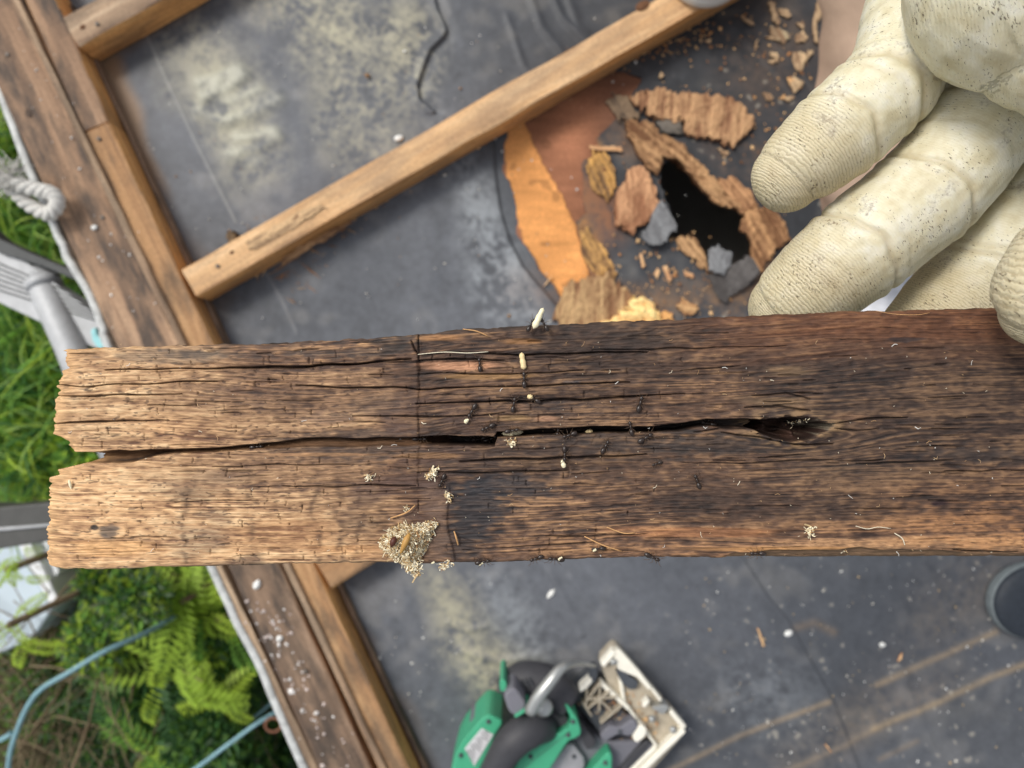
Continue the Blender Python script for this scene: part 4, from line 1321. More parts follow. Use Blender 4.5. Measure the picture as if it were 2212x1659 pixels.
C5 = lambda x, y: (740.6 + .3348 * x, 1104.9 + .3348 * y)
fluff('nest_fluff', [C5(*p) for p in [(228, 215), (260, 160), (300, 130), (370, 85), (470, 80), (530, 72), (612, 62), (605, 95), (560, 160), (545, 200), (530, 235), (500, 300), (440, 320), (380, 325), (320, 290), (270, 240)]], 5200, 'cream heap of shredded nest fluff on the lower edge of the held board', 1, .0008, thick=.006)
fluff('nest_fluff', [C5(*p) for p in [(330, 300), (470, 300), (500, 350), (490, 420), (460, 390), (400, 350)]], 260, 'dark tipped tail of shreds hanging from the cream heap', 2, .0012)
fluff('nest_fluff', [(917, 1030), (930, 1018), (945, 1006), (950, 1010), (942, 1026), (926, 1034)], 90, 'small pale tuft above the cream heap, below the split', 3, .0010)
fluff('nest_fluff', [(789, 1030), (798, 1022), (808, 1031), (800, 1040)], 45, 'tiny pale tuft left of the saw kerf', 4, .0008)
fluff('nest_fluff', [(958, 1042), (966, 1045), (974, 1076), (968, 1080)], 50, 'thin upright pale shred beside the dark stain', 5, .0009)
fluff('nest_fluff', [(948, 1224), (960, 1212), (976, 1216), (962, 1234)], 80, 'pale tuft hanging at the edge just right of the cream heap', 6, .0009)
fluff('nest_fluff', [(1880 - 60, 1188), (1835, 1192), (1832, 1196)], 6, 'faint shred on the lower right edge', 7, .0009)
fluff('nest_fluff', [(1738, 1140), (1756, 1132), (1766, 1150), (1748, 1160)], 45, 'small tan tuft low on the right half of the board', 8, .0009)
fluff('nest_fluff', [(1722, 912), (1745, 898), (1760, 902), (1738, 930)], 26, 'grey green tuft lodged in the knot hole', 9, .0007)
fluff('nest_fluff', [(1093, 950), (1110, 948), (1114, 956), (1106, 966), (1096, 960)], 60, 'lilac grey web tuft under the carried cocoon', 10, .0008)
fluff('nest_fluff', [(870, 1096), (880, 1090), (886, 1098), (876, 1104)], 30, 'tiny white scrap above the cream heap', 11, .0008)
for i, (nm, pts, mt, lb) in enumerate([('husk', [(862, 1150), (852, 1172)], mat_plain('husk_brown', srgb(86, 46, 34), .5), 'dark red brown husk bedded in the cream heap'),
                                       ('husk', [(892, 1142), (872, 1186)], mat_plain('husk_gold', srgb(186, 142, 76), .5), 'golden husk blade bedded in the cream heap')]):
    pp = [onb(u, v, .0062) for u, v in pts]
    V, F = tube(smooth_path([pp[0], (pp[0] + pp[1]) / 2 + Vector((0, 0, .0008)), pp[1]], 8), [.0002, .0008, .001, .001, .0009, .0007, .0005, .0002], 7)
    tagged(obj_pd(nm, V, F, mt), lb, 'husk', 'husks in the nest fluff')


# specks and loose hairs, too many and too fine to single out
def specks():
    g = random.Random(9)
    V = []; F = []; C = []
    for i in range(330):
        u = g.uniform(150, 2150)
        v = g.uniform(735, 1205)
        p = onb(u, v, .0002)
        a = g.gauss(0, .8)
        L = g.choice([.0002, .0002, .0003, .0003, .0005, .0014]) * g.uniform(.7, 1.3)
        w = g.uniform(.00005, .00010)
        d = Vector((math.cos(a), math.sin(a), 0))
        n = Vector((-d.y, d.x, 0)) * w
        b0 = len(V)
        bend = n * g.uniform(-6, 6)
        V += [p - n, p + n, p + d * L / 2 + n + bend + Vector((0, 0, .0003)), p + d * L / 2 - n + bend + Vector((0, 0, .0003)), p + d * L + n, p + d * L - n]
        F += [(b0, b0 + 1, b0 + 2, b0 + 3), (b0 + 3, b0 + 2, b0 + 4, b0 + 5)]
        c = g.choice([srgb(226, 214, 190), srgb(196, 164, 124), srgb(170, 136, 100), srgb(216, 214, 208)])
        C += [c] * 6
    o = mesh_np('loose_fibres', np.array([tuple(x) for x in V]), np.array(F), M_flake, None, np.array(C))
    tagged(o, 'loose hair-fine fibres and pale specks all over the held board', 'fibres', None, 'stuff')


specks()


# ------------------------------------------------------------------ ants and their brood
def rotz(a):
    return Matrix.Rotation(a, 3, 'Z')


def build_ant():
    """ant about 5 mm long, head towards +x, standing on z = 0"""
    e = bpy.data.objects.new('ant', None)
    COL.objects.link(e)
    e.empty_display_size = .003
    mm = .001
    hb = .85 * mm
    def part(n, V, F, m):
        o = obj_pd(n, V, F, m)
        o.parent = e
        return o
    g1 = ellipsoid((-1.55 * mm, 0, hb), 1.05 * mm, .68 * mm, .62 * mm, None, 12, 8)
    part('gaster', *g1, M_ant)
    t = merge([ellipsoid((.05 * mm, 0, hb), .75 * mm, .34 * mm, .36 * mm), ellipsoid((-.62 * mm, 0, hb * .95), .2 * mm, .18 * mm, .26 * mm, None, 8, 6)])
    part('thorax', *t, M_ant)
    hd = merge([ellipsoid((1.2 * mm, 0, hb * 1.02), .6 * mm, .5 * mm, .38 * mm), ellipsoid((1.72 * mm, .12 * mm, hb * .85), .28 * mm, .07 * mm, .07 * mm, rotz(-.4), 6, 4), ellipsoid((1.72 * mm, -.12 * mm, hb * .85), .28 * mm, .07 * mm, .07 * mm, rotz(.4), 6, 4)])
    part('head', *hd, M_ant)
    for s in (-1, 1):
        pts = [(1.5 * mm, s * .2 * mm, hb * 1.2), (2.0 * mm, s * .9 * mm, hb * 1.6), (2.9 * mm, s * 1.3 * mm, hb * .9)]
        V, F = tube([Vector(p) for p in pts], [.07 * mm, .06 * mm, .045 * mm], 5)
        part('antenna', V, F, M_ant_leg)
        for bx, fx, fy in ((.45, 1.6, 1.5), (.05, -.1, 1.9), (-.35, -2.0, 1.7)):
            pts = [(bx * mm, s * .25 * mm, hb), (((bx + fx) / 2 + .1) * mm, s * fy * .5 * mm, hb * 1.9), ((bx * .2 + fx * .8) * mm, s * fy * .82 * mm, hb * .7), (fx * mm, s * fy * mm, .05 * mm)]
            V, F = tube([Vector(p) for p in pts], [.08 * mm, .07 * mm, .045 * mm, .03 * mm], 5)
            part('leg', V, F, M_ant_leg)
    return e


ANT = build_ant()
ant_used = [False]
GA = 'ants on the held board'


def place_ant(u, v, deg, label, scale=1.0, lift=0.0, pos=None, tilt=0.0):
    if not ant_used[0]:
        o = ANT
        ant_used[0] = True
    else:
        o = ANT.copy()
        COL.objects.link(o)
        for c in ANT.children:
            k = c.copy()
            COL.objects.link(k)
            k.parent = o
    o.location = pos if pos is not None else onb(u, v, lift)
    o.rotation_euler = (0, tilt, math.radians(deg))
    o.scale = (scale,) * 3
    tagged(o, label, 'ant', GA)
    return o


ANTS = [
    (1036, 786, 95, 'ant crossing the pale fresh strip right of the saw kerf'),
    (1132, 818, 92, 'ant dragging the tall upright cocoon near the top of the board'),
    (1110, 872, 80, 'ant straddling the crack below the upright cocoon'),
    (1152, 861, 150, 'ant with a pale load just right of the one straddling the crack'),
    (1019, 889, 240, 'ant hauling a cream grub left of the middle cracks'),
    (1052, 924, 205, 'ant walking on the upper lip of the split, left of the cocoon'),
    (1108, 930, 10, 'ant standing over the horizontal cocoon at the split'),
    (1030, 955, 190, 'ant down in the black part of the split, left one'),
    (1060, 953, 20, 'ant down in the black part of the split, right one'),
    (906, 950, 0, 'ant in the split directly below the saw kerf'),
    (552, 966, 5, 'lone ant in the split on the dry left half of the board'),
    (1207, 930, 260, 'ant with a round dark body on the split right of the cocoon'),
    (1228, 940, 200, 'ant just right of the round one in the split'),
    (1362, 923, 100, 'ant climbing out of the split near the middle right'),
    (1383, 870, 75, 'long legged ant above the split, right of the middle'),
    (1219, 982, 270, 'ant below the split carrying a cream grub downwards'),
    (1308, 963, 60, 'small ant alone just below the split'),
    (1396, 945, 30, 'ant below the split left of the knot hole'),
    (1540, 917, 170, 'ant in the narrow part of the split before the knot hole'),
    (954, 1040, 245, 'ant climbing beside the thin upright shred'),
    (1290, 1184, 185, 'ant under the long slanting needle near the lower edge'),
    (1199, 1207, 175, 'ant on the lower edge carrying a white scrap'),
    (1045, 1213, 10, 'ant on the lower edge right of the cream heap'),
    (1157, 1206, 200, 'ant on the lower edge between two others'),
    (1410, 1203, 335, 'ant on the lower edge far right of the cream heap'),
    (1632, 1194, 180, 'ant in the notch of the lower right edge'),
    (1505, 1038, 110, 'ant curled up on the right half below the knot split'),
    (1418, 1002, 200, 'tiny ant below and left of the knot hole'),
    (1147, 694, 60, 'left of the two ants lifting a pupa on the upper edge'),
    (1174, 693, 120, 'right of the two ants lifting a pupa on the upper edge'),
]
for i, (u, v, dg, lb) in enumerate(ANTS):
    s = 0.98 + .2 * ((i * 37) % 10) / 10
    if 'tiny' in lb:
        s = .75
    if v < 700:
        s = 1.0
        place_ant(u, v, dg, lb, s, pos=BP(u, v + 8, .0022), tilt=0)
    else:
        place_ant(u, v, dg, lb, s)


def brood(u, v, deg, L, w, mat, label, lift=.0009, name='ant_pupa', pos=None, cat='ant pupa'):
    R = rotz(math.radians(deg))
    V, F = [], []
    n, seg = 12, 12
    for i in range(n + 1):
        x = -1 + 2 * i / n
        r = math.sqrt(max(0, 1 - x * x)) ** .8 * (1 + .18 * math.sin(x * 2.5 + u)) * (1 + .10 * math.cos(x * 9 + v))
        for j in range(seg):
            a = math.tau * j / seg
            V.append(R @ Vector((x * L, w * r * math.cos(a) + .12 * w * math.sin(x * 2), w * r * math.sin(a) * .9)))
    for i in range(n):
        for j in range(seg):
            k = (j + 1) % seg
            F.append((i * seg + j, (i + 1) * seg + j, (i + 1) * seg + k, i * seg + k))
    c = pos if pos is not None else onb(u, v, lift)
    o = obj_pd(name, [x + c for x in V], F, mat)
    tagged(o, label, cat, 'ant brood on the held board')


brood(1129, 780, 95, .0026, .0010, M_cocoon, 'tall upright tan cocoon near the top of the board')
brood(1107, 937, 2, .0034, .0009, M_larva, 'cream horizontal cocoon lying at the split', lift=.0012)
brood(1008, 909, 30, .0009, .0006, M_larva, 'cream grub held by the ant left of the middle cracks', cat='ant grub')
brood(1216, 1001, 100, .0013, .0007, M_larva, 'cream grub hanging from the ant below the split', cat='ant grub')
brood(1145, 857, 140, .0009, .0007, M_cocoon, 'pale tan load of the ant on the crack', cat='ant grub')
brood(1276, 934, 0, .0012, .0006, M_cocoon, 'tan grub half hidden in the split', cat='ant grub')
brood(1160, 684, 62, .0034, .0010, M_larva, 'cream pupa lifted above the upper edge by two ants', pos=BP(1162, 690, .004))
brood(1284, 1186, 10, .0008, .0005, M_larva, 'pale grub under the slanting needle', cat='ant grub')
brood(1210, 1206, 30, .0008, .0005, M_larva, 'white scrap in the jaws of the ant on the lower edge', cat='ant grub')
brood(158, 1045, 100, .0016, .0004, M_larva, 'white bent chip near the sawn left end', name='white_chip', cat='chip')
brood(1040, 1216, 20, .0012, .0005, M_larva, 'white crumb on the lower edge right of the cream heap', name='white_chip', cat='chip')
brood(936, 1214, 20, .0006, .0003, M_larva, 'tiny white crumb in the shadow of the cream heap', name='white_chip', cat='chip')

# ------------------------------------------------------------------ the person: glove, sleeve, leg, shoes
person = empty('person', P(2300, 300, 0), 'person kneeling beside the camera in pale rubber gloves and beige trousers, gripping the rotten board', 'person')


def glove():
    ZB = 0.733

    def Q(u, v, z):
        return P(u, v, z)
    # centre lines: (u, v, z, radius px)
    chains = {
        'A': [(1703, 383, .740, 74), (1722, 364, .741, 85), (1763, 328, .743, 96), (1815, 280, .745, 103), (1868, 230, .746, 102), (1918, 178, .747, 102), (1958, 105, .744, 105), (1980, 15, .738, 109), (2020, -80, .730, 113), (2090, -200, .722, 125)],
        'B': [(1700, 664, .722, 82), (1716, 650, .724, 92), (1765, 612, .729, 104), (1824, 562, .733, 110), (1886, 512, .736, 113), (1950, 460, .738, 114), (2028, 385, .740, 116), (2105, 285, .742, 118), (2165, 170, .741, 124), (2210, 0, .735, 130)],
        'C': [(1960, 760, .716, 75), (1985, 735, .718, 92), (2040, 690, .721, 108), (2110, 620, .724, 114), (2190, 530, .728, 118), (2270, 430, .732, 120), (2350, 290, .735, 125), (2400, 100, .735, 130)],
        'D': [(2210, 820, .712, 70), (2250, 780, .715, 88), (2320, 700, .719, 98), (2400, 590, .724, 104), (2480, 440, .729, 110), (2520, 200, .73, 120)],
        'T': [(2248, 672, .8135, 80), (2252, 660, .8145, 96), (2262, 632, .816, 106), (2290, 585, .818, 110), (2345, 510, .817, 114), (2420, 400, .812, 122), (2500, 260, .80, 136), (2540, 80, .785, 170)],
        'P': [(2226, -62, .784, 252), (2262, -80, .786, 262), (2330, -120, .782, 262), (2430, -180, .765, 250), (2560, -300, .76, 240), (2700, -420, .75, 220)],
        'P2': [(2290, 62, .784, 178), (2320, 62, .785, 186), (2390, 40, .780, 190), (2480, 0, .77, 200)],
    }
    V, F = [], []
    info = {}
    for key, ch in chains.items():
        n = 40
        pts = smooth_path([Q(u, v, z) for u, v, z, r in ch], n)
        rad = interp([r * kk(z) for u, v, z, r in ch], n)
        v_, f_ = tube(pts, rad, 28)
        e0 = ellipsoid(pts[0], rad[0], rad[0], rad[0], None, 18, 12)
        e1 = ellipsoid(pts[-1], rad[-1], rad[-1], rad[-1], None, 18, 12)
        for a_, b_ in ((v_, f_), e0, e1):
            o_ = len(V)
            V += list(a_)
            F += [tuple(i + o_ for i in q) for q in b_]
        P3 = np.array([tuple(p) for p in pts])
        S = np.concatenate([[0], np.cumsum(np.linalg.norm(np.diff(P3, axis=0), axis=1))])
        info[key] = (P3, S, np.array(rad))
    me = bpy.data.meshes.new('glove_raw')
    me.from_pydata([tuple(v) for v in V], [], F)
    me.update()
    ob = bpy.data.objects.new('glove_raw', me)
    COL.objects.link(ob)
    md = ob.modifiers.new('r', 'REMESH')
    md.mode = 'VOXEL'
    md.voxel_size = 0.00062
    ms = ob.modifiers.new('s', 'SMOOTH')
    ms.factor = .5
    ms.iterations = 5
    dg = bpy.context.evaluated_depsgraph_get()
    me2 = bpy.data.meshes.new_from_object(ob.evaluated_get(dg))
    bpy.data.objects.remove(ob)
    me2.name = 'glove'
    nvt = len(me2.vertices)
    co = np.empty(nvt * 3, np.float32)
    me2.vertices.foreach_get('co', co)
    co = co.reshape(-1, 3).astype(float)
    no = np.empty(nvt * 3, np.float32)
    me2.vertices.foreach_get('normal', no)
    no = no.reshape(-1, 3).astype(float)
    best = np.full(nvt, 1e9)
    s_at = np.zeros(nvt); own = np.zeros(nvt, int); lat = np.zeros(nvt)
    keys = list(info)
    for ki, key in enumerate(keys):
        P3, S, R = info[key]
        for i in range(len(P3) - 1):
            a, b = P3[i], P3[i + 1]
            ab = b - a
            L2 = ab @ ab
            t = np.clip(((co - a) @ ab) / L2, 0 if i else -3, 1)
            q = a + t[:, None] * ab
            dist = np.linalg.norm(co - q, axis=1) - (R[i] * (1 - np.clip(t, 0, 1)) + R[i + 1] * np.clip(t, 0, 1))
            dd = np.abs(dist)
            m = dd < best
            best = np.where(m, dd, best)
            s_at = np.where(m, S[i] + t * math.sqrt(L2), s_at)
            own = np.where(m, ki, own)
            side = np.array([-ab[1], ab[0], 0]) / max(1e-9, math.hypot(ab[0], ab[1]))
            lat = np.where(m, (co - q) @ side, lat)
    sg2 = 2 * .0042 ** 2
    for ki, key in enumerate(keys):
        P3, S, R = info[key]
        fs = np.linspace(0, S[-1], 90)
        fp = np.stack([np.interp(fs, S, P3[:, c]) for c in range(3)], 1)
        mi = np.where(own == ki)[0]
        c_ = co[mi]
        d2 = ((c_[:, None, :] - fp[None]) ** 2).sum(2)
        w_ = np.exp(-(d2 - d2.min(1, keepdims=True)) / sg2)
        s_ = (w_ * fs).sum(1) / w_.sum(1)
        # beyond the tip the distance goes on
        t0 = (fp[3] - fp[0]); t0 /= np.linalg.norm(t0)
        a0 = (c_ - fp[0]) @ t0
        s_at[mi] = np.where(a0 < 0, a0 * 1.0 + s_ * 0.3, s_)
        q_ = np.stack([np.interp(s_, fs, fp[:, c]) for c in range(3)], 1)
        tg = np.gradient(fp, axis=0)
        tg = np.stack([np.interp(s_, fs, tg[:, c]) for c in range(3)], 1)
        sd2 = np.stack([-tg[:, 1], tg[:, 0]], 1)
        sd2 /= np.linalg.norm(sd2, axis=1, keepdims=True) + 1e-12
        lat[mi] = ((c_ - q_)[:, :2] * sd2).sum(1)
    # creases: (finger, u, v on the centre line, depth mm, width mm, bow)
    disp = np.zeros(nvt)
    crease = np.zeros(nvt)

    def s_of(key, u, v):
        P3, S, R = info[key]
        d = []
        for p, s in zip(P3, S):
            k = kk(p[2])
            d.append((p[0] / k + 1106 - u) ** 2 + (829.5 - p[1] / k - v) ** 2)
        i = int(np.argmin(d))
        return S[i], R[i]
    rgc = np.random.default_rng(2)
    for key, u, v, dp, wd, bow in [('A', 1826, 268, 1.1, 1.1, .30), ('A', 1912, 186, 1.0, 1.3, .30), ('A', 1895, 212, .35, 1.0, .3), ('A', 1968, 70, .5, 1.5, .2), ('A', 1935, 150, .25, .8, .25),
                                   ('B', 1860, 520, 1.0, 1.0, .30), ('B', 2010, 400, 1.0, 1.1, .30), ('B', 1985, 425, .35, 1.2, .3), ('B', 2140, 262, .7, 1.3, .25), ('B', 1885, 505, .25, .8, .3),
                                   ('A', 1770, 318, .2, .8, .3), ('B', 2075, 330, .25, .8, .3), ('B', 1800, 580, .2, .9, .3), ('C', 2135, 590, .9, 1.1, .3), ('C', 2160, 560, .6, 1.2, .3), ('C', 2260, 440, .6, 1.2, .3), ('T', 2330, 540, .8, 1.4, .2)]:
        s0, r0 = s_of(key, u, v)
        ki = keys.index(key)
        m = own == ki
        x = (s_at - s0 + bow * np.abs(lat) ** 1.6 / (r0 ** .6) - bow * .25 * r0 + .0004 * np.sin(lat * 500 + s0 * 4000)) / (wd * .001)
        e = np.exp(-x ** 2)
        bulge = np.exp(-((x + 2.6) / 2.2) ** 2) * .45 + np.exp(-((x - 2.6) / 2.6) ** 2) * .25
        disp += np.where(m, (-e + bulge * 1.4) * dp * .0009, 0)
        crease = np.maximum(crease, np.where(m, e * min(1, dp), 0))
    # soft lumps
    rg = np.random.default_rng(8)
    for _ in range(26):
        w_ = rg.normal(size=3)
        w_ /= np.linalg.norm(w_)
        fr = rg.uniform(60, 420)
        disp += 0.00010 * (120 / fr + .25) * np.sin(co @ w_ * fr + rg.uniform(0, 6))
    # fine wrinkles beside the creases
    pass
    co2 = co + no * disp[:, None]
    me2.vertices.foreach_set('co', co2.astype(np.float32).ravel())
    ribk = np.isin(own, [keys.index(k) for k in ('P', 'P2')])
    tipness = np.zeros(nvt)
    for key, u, v, w_ in (('A', 1735, 352, .018), ('B', 1735, 620, .020), ('T', 2262, 640, .030), ('C', 2040, 690, .02)):
        s0, r0 = s_of(key, u, v)
        tipness = np.where(own == keys.index(key), sm(s0 + w_ * 1.2, s0 + w_ * .35, s_at), tipness)
    kz_ = W0 * (CAMZ - co[:, 2]) / 2212
    gu, gv = co[:, 0] / kz_ + 1106, 829.5 - co[:, 1] / kz_
    dirt = np.zeros(nvt)
    for (cu, cv, ru, rv, an, am) in [(1800, 482, 52, 11, 14, 1), (1745, 478, 20, 14, 0, .6), (1795, 612, 30, 14, 35, 1), (1845, 640, 12, 26, 0, .9), (1740, 590, 20, 12, 20, .5),
                                     (1668, 372, 16, 24, 0, .9), (1680, 345, 16, 20, 0, .5), (1768, 388, 18, 9, -40, .7), (1796, 261, 17, 5, 25, 1.1), (2005, 358, 9, 5, 10, 1.3),
                                     (1975, 342, 16, 5, 60, .7), (1935, 300, 14, 3, -60, .6), (1900, 505, 24, 8, 40, .7), (2065, 395, 12, 4, 20, .9), (2100, 60, 40, 20, 30, .5), (2010, 400, 40, 8, 30, .4),
                                     (2160, 115, 60, 40, 0, .35), (1850, 270, 40, 6, 30, .35), (1893, 150, 30, 5, 20, .6), (2180, 680, 30, 60, 0, .3), (1720, 410, 40, 24, -20, .35), (2060, 645, 60, 30, 0, .3)]:
        a_ = math.radians(an)
        x_ = (gu - cu) * math.cos(a_) + (gv - cv) * math.sin(a_)
        y_ = -(gu - cu) * math.sin(a_) + (gv - cv) * math.cos(a_)
        dirt = np.maximum(dirt, am * np.exp(-((x_ / ru) ** 2 + (y_ / rv) ** 2)))
    for nm, arr in (('dirt', dirt), ('rib', s_at), ('lat', lat), ('crease', crease), ('tip', tipness), ('palm', ribk.astype(float))):
        a = me2.attributes.new(nm, 'FLOAT', 'POINT')
        a.data.foreach_set('value', arr.astype(np.float32))
    me2.polygons.foreach_set('use_smooth', [True] * len(me2.polygons))
    me2.update()
    # material
    m, nt, b = new_mat('dirty_rubber_glove', 0.5, 0.4)
    L = nt.links
    tc = nt.nodes.new('ShaderNodeTexCoord')

    def attr(n):
        a = nt.nodes.new('ShaderNodeAttribute')
        a.attribute_name = n
        return a.outputs['Fac']

    def math_(op, a, b_=None, clamp=False):
        n = nt.nodes.new('ShaderNodeMath')
        n.operation = op
        n.use_clamp = clamp
        for i, x in enumerate((a, b_)):
            if x is None:
                continue
            if hasattr(x, 'is_output'):
                L.new(x, n.inputs[i])
            else:
                n.inputs[i].default_value = x
        return n.outputs[0]
    nl = noise_node(nt, 120, 3, .6, tc.outputs['Object'])
    base = ramp(nt, nl.outputs['Fac'], [(.32, srgb(203, 193, 161)), (.5, srgb(217, 211, 185)), (.68, srgb(225, 222, 206))])
    c = base.outputs[0]
    # yellowish worn tips
    c = mix(nt, c, srgb(202, 188, 154), math_('MULTIPLY', attr('tip'), .65))
    # ribs of the knitted liner
    nw = noise_node(nt, 420, 4, .65, tc.outputs['Object'])
    wob = math_('MULTIPLY', math_('SUBTRACT', nw.outputs['Fac'], .5), .0016)
    bowed = math_('MULTIPLY', math_('MULTIPLY', attr('lat'), attr('lat')), 7.0)
    ph = math_('MULTIPLY', math_('ADD', math_('ADD', attr('rib'), bowed), wob), 2 * math.pi / .00095)
    wave = math_('SINE', ph)
    ribamt = math_('ADD', math_('MULTIPLY', attr('tip'), .8), math_('ADD', math_('MULTIPLY', attr('palm'), .25), .12))
    nf = noise_node(nt, 1500, 3, .6, tc.outputs['Object'])
    nf2 = noise_node(nt, 420, 4, .6, tc.outputs['Object'])
    hgt = math_('ADD', math_('MULTIPLY', wave, math_('MULTIPLY', ribamt, .5)), math_('MULTIPLY', nf.outputs['Fac'], .6))
    hgt = math_('ADD', hgt, math_('MULTIPLY', nf2.outputs['Fac'], .5))
    bn = bump(nt, b, hgt, .9, .00016)
    # black flecks, drawn out across the finger
    mp = nt.nodes.new('ShaderNodeCombineXYZ')
    L.new(math_('MULTIPLY', attr('rib'), 2300.0), mp.inputs[0])
    L.new(math_('MULTIPLY', attr('lat'), 800.0), mp.inputs[1])
    sep = nt.nodes.new('ShaderNodeSeparateXYZ')
    L.new(tc.outputs['Object'], sep.inputs[0])
    L.new(math_('MULTIPLY', sep.outputs[2], 800.0), mp.inputs[2])
    fl = noise_node(nt, 1.0, 2, .5, mp.outputs[0], .4)
    den = noise_node(nt, 75, 3, .6, tc.outputs['Object'])
    thr = math_('ADD', math_('MULTIPLY', den.outputs['Fac'], .42), math_('MULTIPLY', attr('tip'), .035))
    thr = math_('ADD', thr, math_('MULTIPLY', attr('palm'), .015))
    fleck = math_('MULTIPLY', math_('SUBTRACT', math_('ADD', fl.outputs['Fac'], thr), .875), 16.0, True)
    c = mix(nt, c, srgb(92, 80, 66), math_('MULTIPLY', fleck, .85))
    # dirt in the grooves of the ribs
    gro = math_('MULTIPLY', math_('MULTIPLY', math_('SUBTRACT', -0.1, wave), math_('ADD', attr('tip'), .12)), math_('MULTIPLY', nf2.outputs['Fac'], .8), True)
    c = mix(nt, c, srgb(140, 122, 90), gro)
    smear = noise_node(nt, 60, 5, .7, tc.outputs['Object'])
    sr = ramp(nt, smear.outputs['Fac'], [(.58, (0, 0, 0, 1)), (.70, (.75, .75, .75, 1))])
    nsp = noise_node(nt, 700, 3, .6, tc.outputs['Object'])
    sr2 = math_('MULTIPLY', sr.outputs[0], math_('MULTIPLY', math_('SUBTRACT', nsp.outputs['Fac'], .42), 5.0, True))
    c = mix(nt, c, srgb(96, 78, 58), sr2)
    dsp = noise_node(nt, 1100, 4, .7, tc.outputs['Object'])
    dm = math_('MULTIPLY', math_('SUBTRACT', math_('ADD', math_('MULTIPLY', attr('dirt'), .32), dsp.outputs['Fac']), .80), 9.0, True)
    c = mix(nt, c, srgb(70, 56, 44), math_('MULTIPLY', dm, .8))
    c = mix(nt, c, srgb(160, 140, 106), math_('MULTIPLY', attr('dirt'), .30))
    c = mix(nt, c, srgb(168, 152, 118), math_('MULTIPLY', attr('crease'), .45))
    L.new(c, b.inputs['Base Color'])
    b.inputs['Subsurface Weight'].default_value = 0.08
    b.inputs['Subsurface Radius'].default_value = (.003, .002, .001)
    me2.materials.clear()
    me2.materials.append(m)
    o = bpy.data.objects.new('glove', me2)
    link(o, person)
    o['label'] = 'pale cream rubber glove with ribbed fingertips and black flecks'


glove()
M_sleeve = mat_plain('sleeve_cloth', srgb(90, 96, 104), .9, .1, nscale=200)
V_, F_ = tube(smooth_path([P(2560, -280, .76), P(2900, -600, .72), P(3400, -1000, .66)], 14), [.040, .043, .046, .048, .05, .051, .052, .053, .054, .055, .056, .057, .058, .06], 24)
obj_pd('sleeve', V_, F_, M_sleeve, person)
M_trouser = mat_plain('beige_trousers', srgb(186, 160, 140), .9, .1, var=.08, nscale=30, bstr=.4, bdist=.004)


def leg_and_shoes():
    pts = [P(2060, -520, .34), P(2035, -200, .30), P(2015, 60, .26), P(1985, 330, .20), P(1975, 500, .14)]
    n = 40
    pp = smooth_path(pts, n)
    rr_ = interp([.125, .115, .104, .108, .085], n)
    V, F = tube(pp, rr_, 40)
    g = random.Random(3)
    V2 = []
    for i, v in enumerate(V):
        r = i // 40
        j = i % 40
        V2.append(v + (v - pp[r]).normalized() * (.0022 * math.sin(j * .9 + r * .5) + .0016 * math.sin(r * 1.3 + j * .2)))
    obj_pd('trouser_leg', V2, F, M_trouser, person)
    # pale sock and shoe below the trouser hem, seen between the fingers
    M_sock = mat_plain('pale_sock', srgb(206, 208, 214), .8, .2, nscale=150)
    V, F = tube(smooth_path([P(1965, 470, .12), P(1930, 600, .08), P(1880, 720, .06)], 12), interp([.05, .055, .05], 12), 20)
    obj_pd('sock', V, F, M_sock, person)
    # rubber toed shoe at the right edge
    M_sh = mat_plain('shoe_upper', srgb(44, 50, 58), .55, .4, var=.2, nscale=180, bstr=.5)
    M_rim = mat_plain('shoe_rim', srgb(118, 126, 128), .6, .3, var=.15, nscale=120)

    def shoe(cu, cv, ang, a, bb, mats, hgt, zb=.0015):
        c = P(cu, cv, zb + 0.02)
        V, F = [], []
        seg, rings = 48, 14
        ca, sa = math.cos(ang), math.sin(ang)
        for i in range(rings + 1):
            t = i / rings * math.pi / 2
            for j in range(seg):
                p = math.tau * j / seg
                x, y = a * math.cos(t) * math.cos(p), bb * math.cos(t) * math.sin(p)
                if x > 0:
                    x *= 2.2
                V.append(Vector((c.x + x * ca - y * sa, c.y + x * sa + y * ca, .012 + zb + hgt * math.sin(t) ** .5)))
        for i in range(rings):
            for j in range(seg):
                k = (j + 1) % seg
                F.append((i * seg + j, i * seg + k, (i + 1) * seg + k, (i + 1) * seg + j))
        obj_pd('shoe', V, F, mats[0], person)
        V, F = [], []
        for z, s in ((zb, 1.0), (zb + .004, 1.02), (zb + .014, 1.02), (zb + .017, 1.0), (zb + .017, .90)):
            for j in range(seg):
                p = math.tau * j / seg
                x, y = a * s * math.cos(p), bb * s * math.sin(p)
                if x > 0:
                    x *= 2.2
                V.append(Vector((c.x + x * ca - y * sa, c.y + x * sa + y * ca, z)))
        for i in range(4):
            for j in range(seg):
                k = (j + 1) % seg
                F.append((i * seg + j, i * seg + k, (i + 1) * seg + k, (i + 1) * seg + j))
        F.append(tuple(range(seg - 1, -1, -1)))
        obj_pd('shoe_sole', V, F, mats[1], person)
    shoe(2243, 1302, math.radians(8), .058, .050, (M_sh, M_rim), .018)
    M_w = mat_plain('white_rubber', srgb(214, 214, 208), .5, .4, var=.06, nscale=60)
    shoe(1536, -106, math.radians(80), .062, .056, (M_w, M_w), .03, zb=.052)


leg_and_shoes()

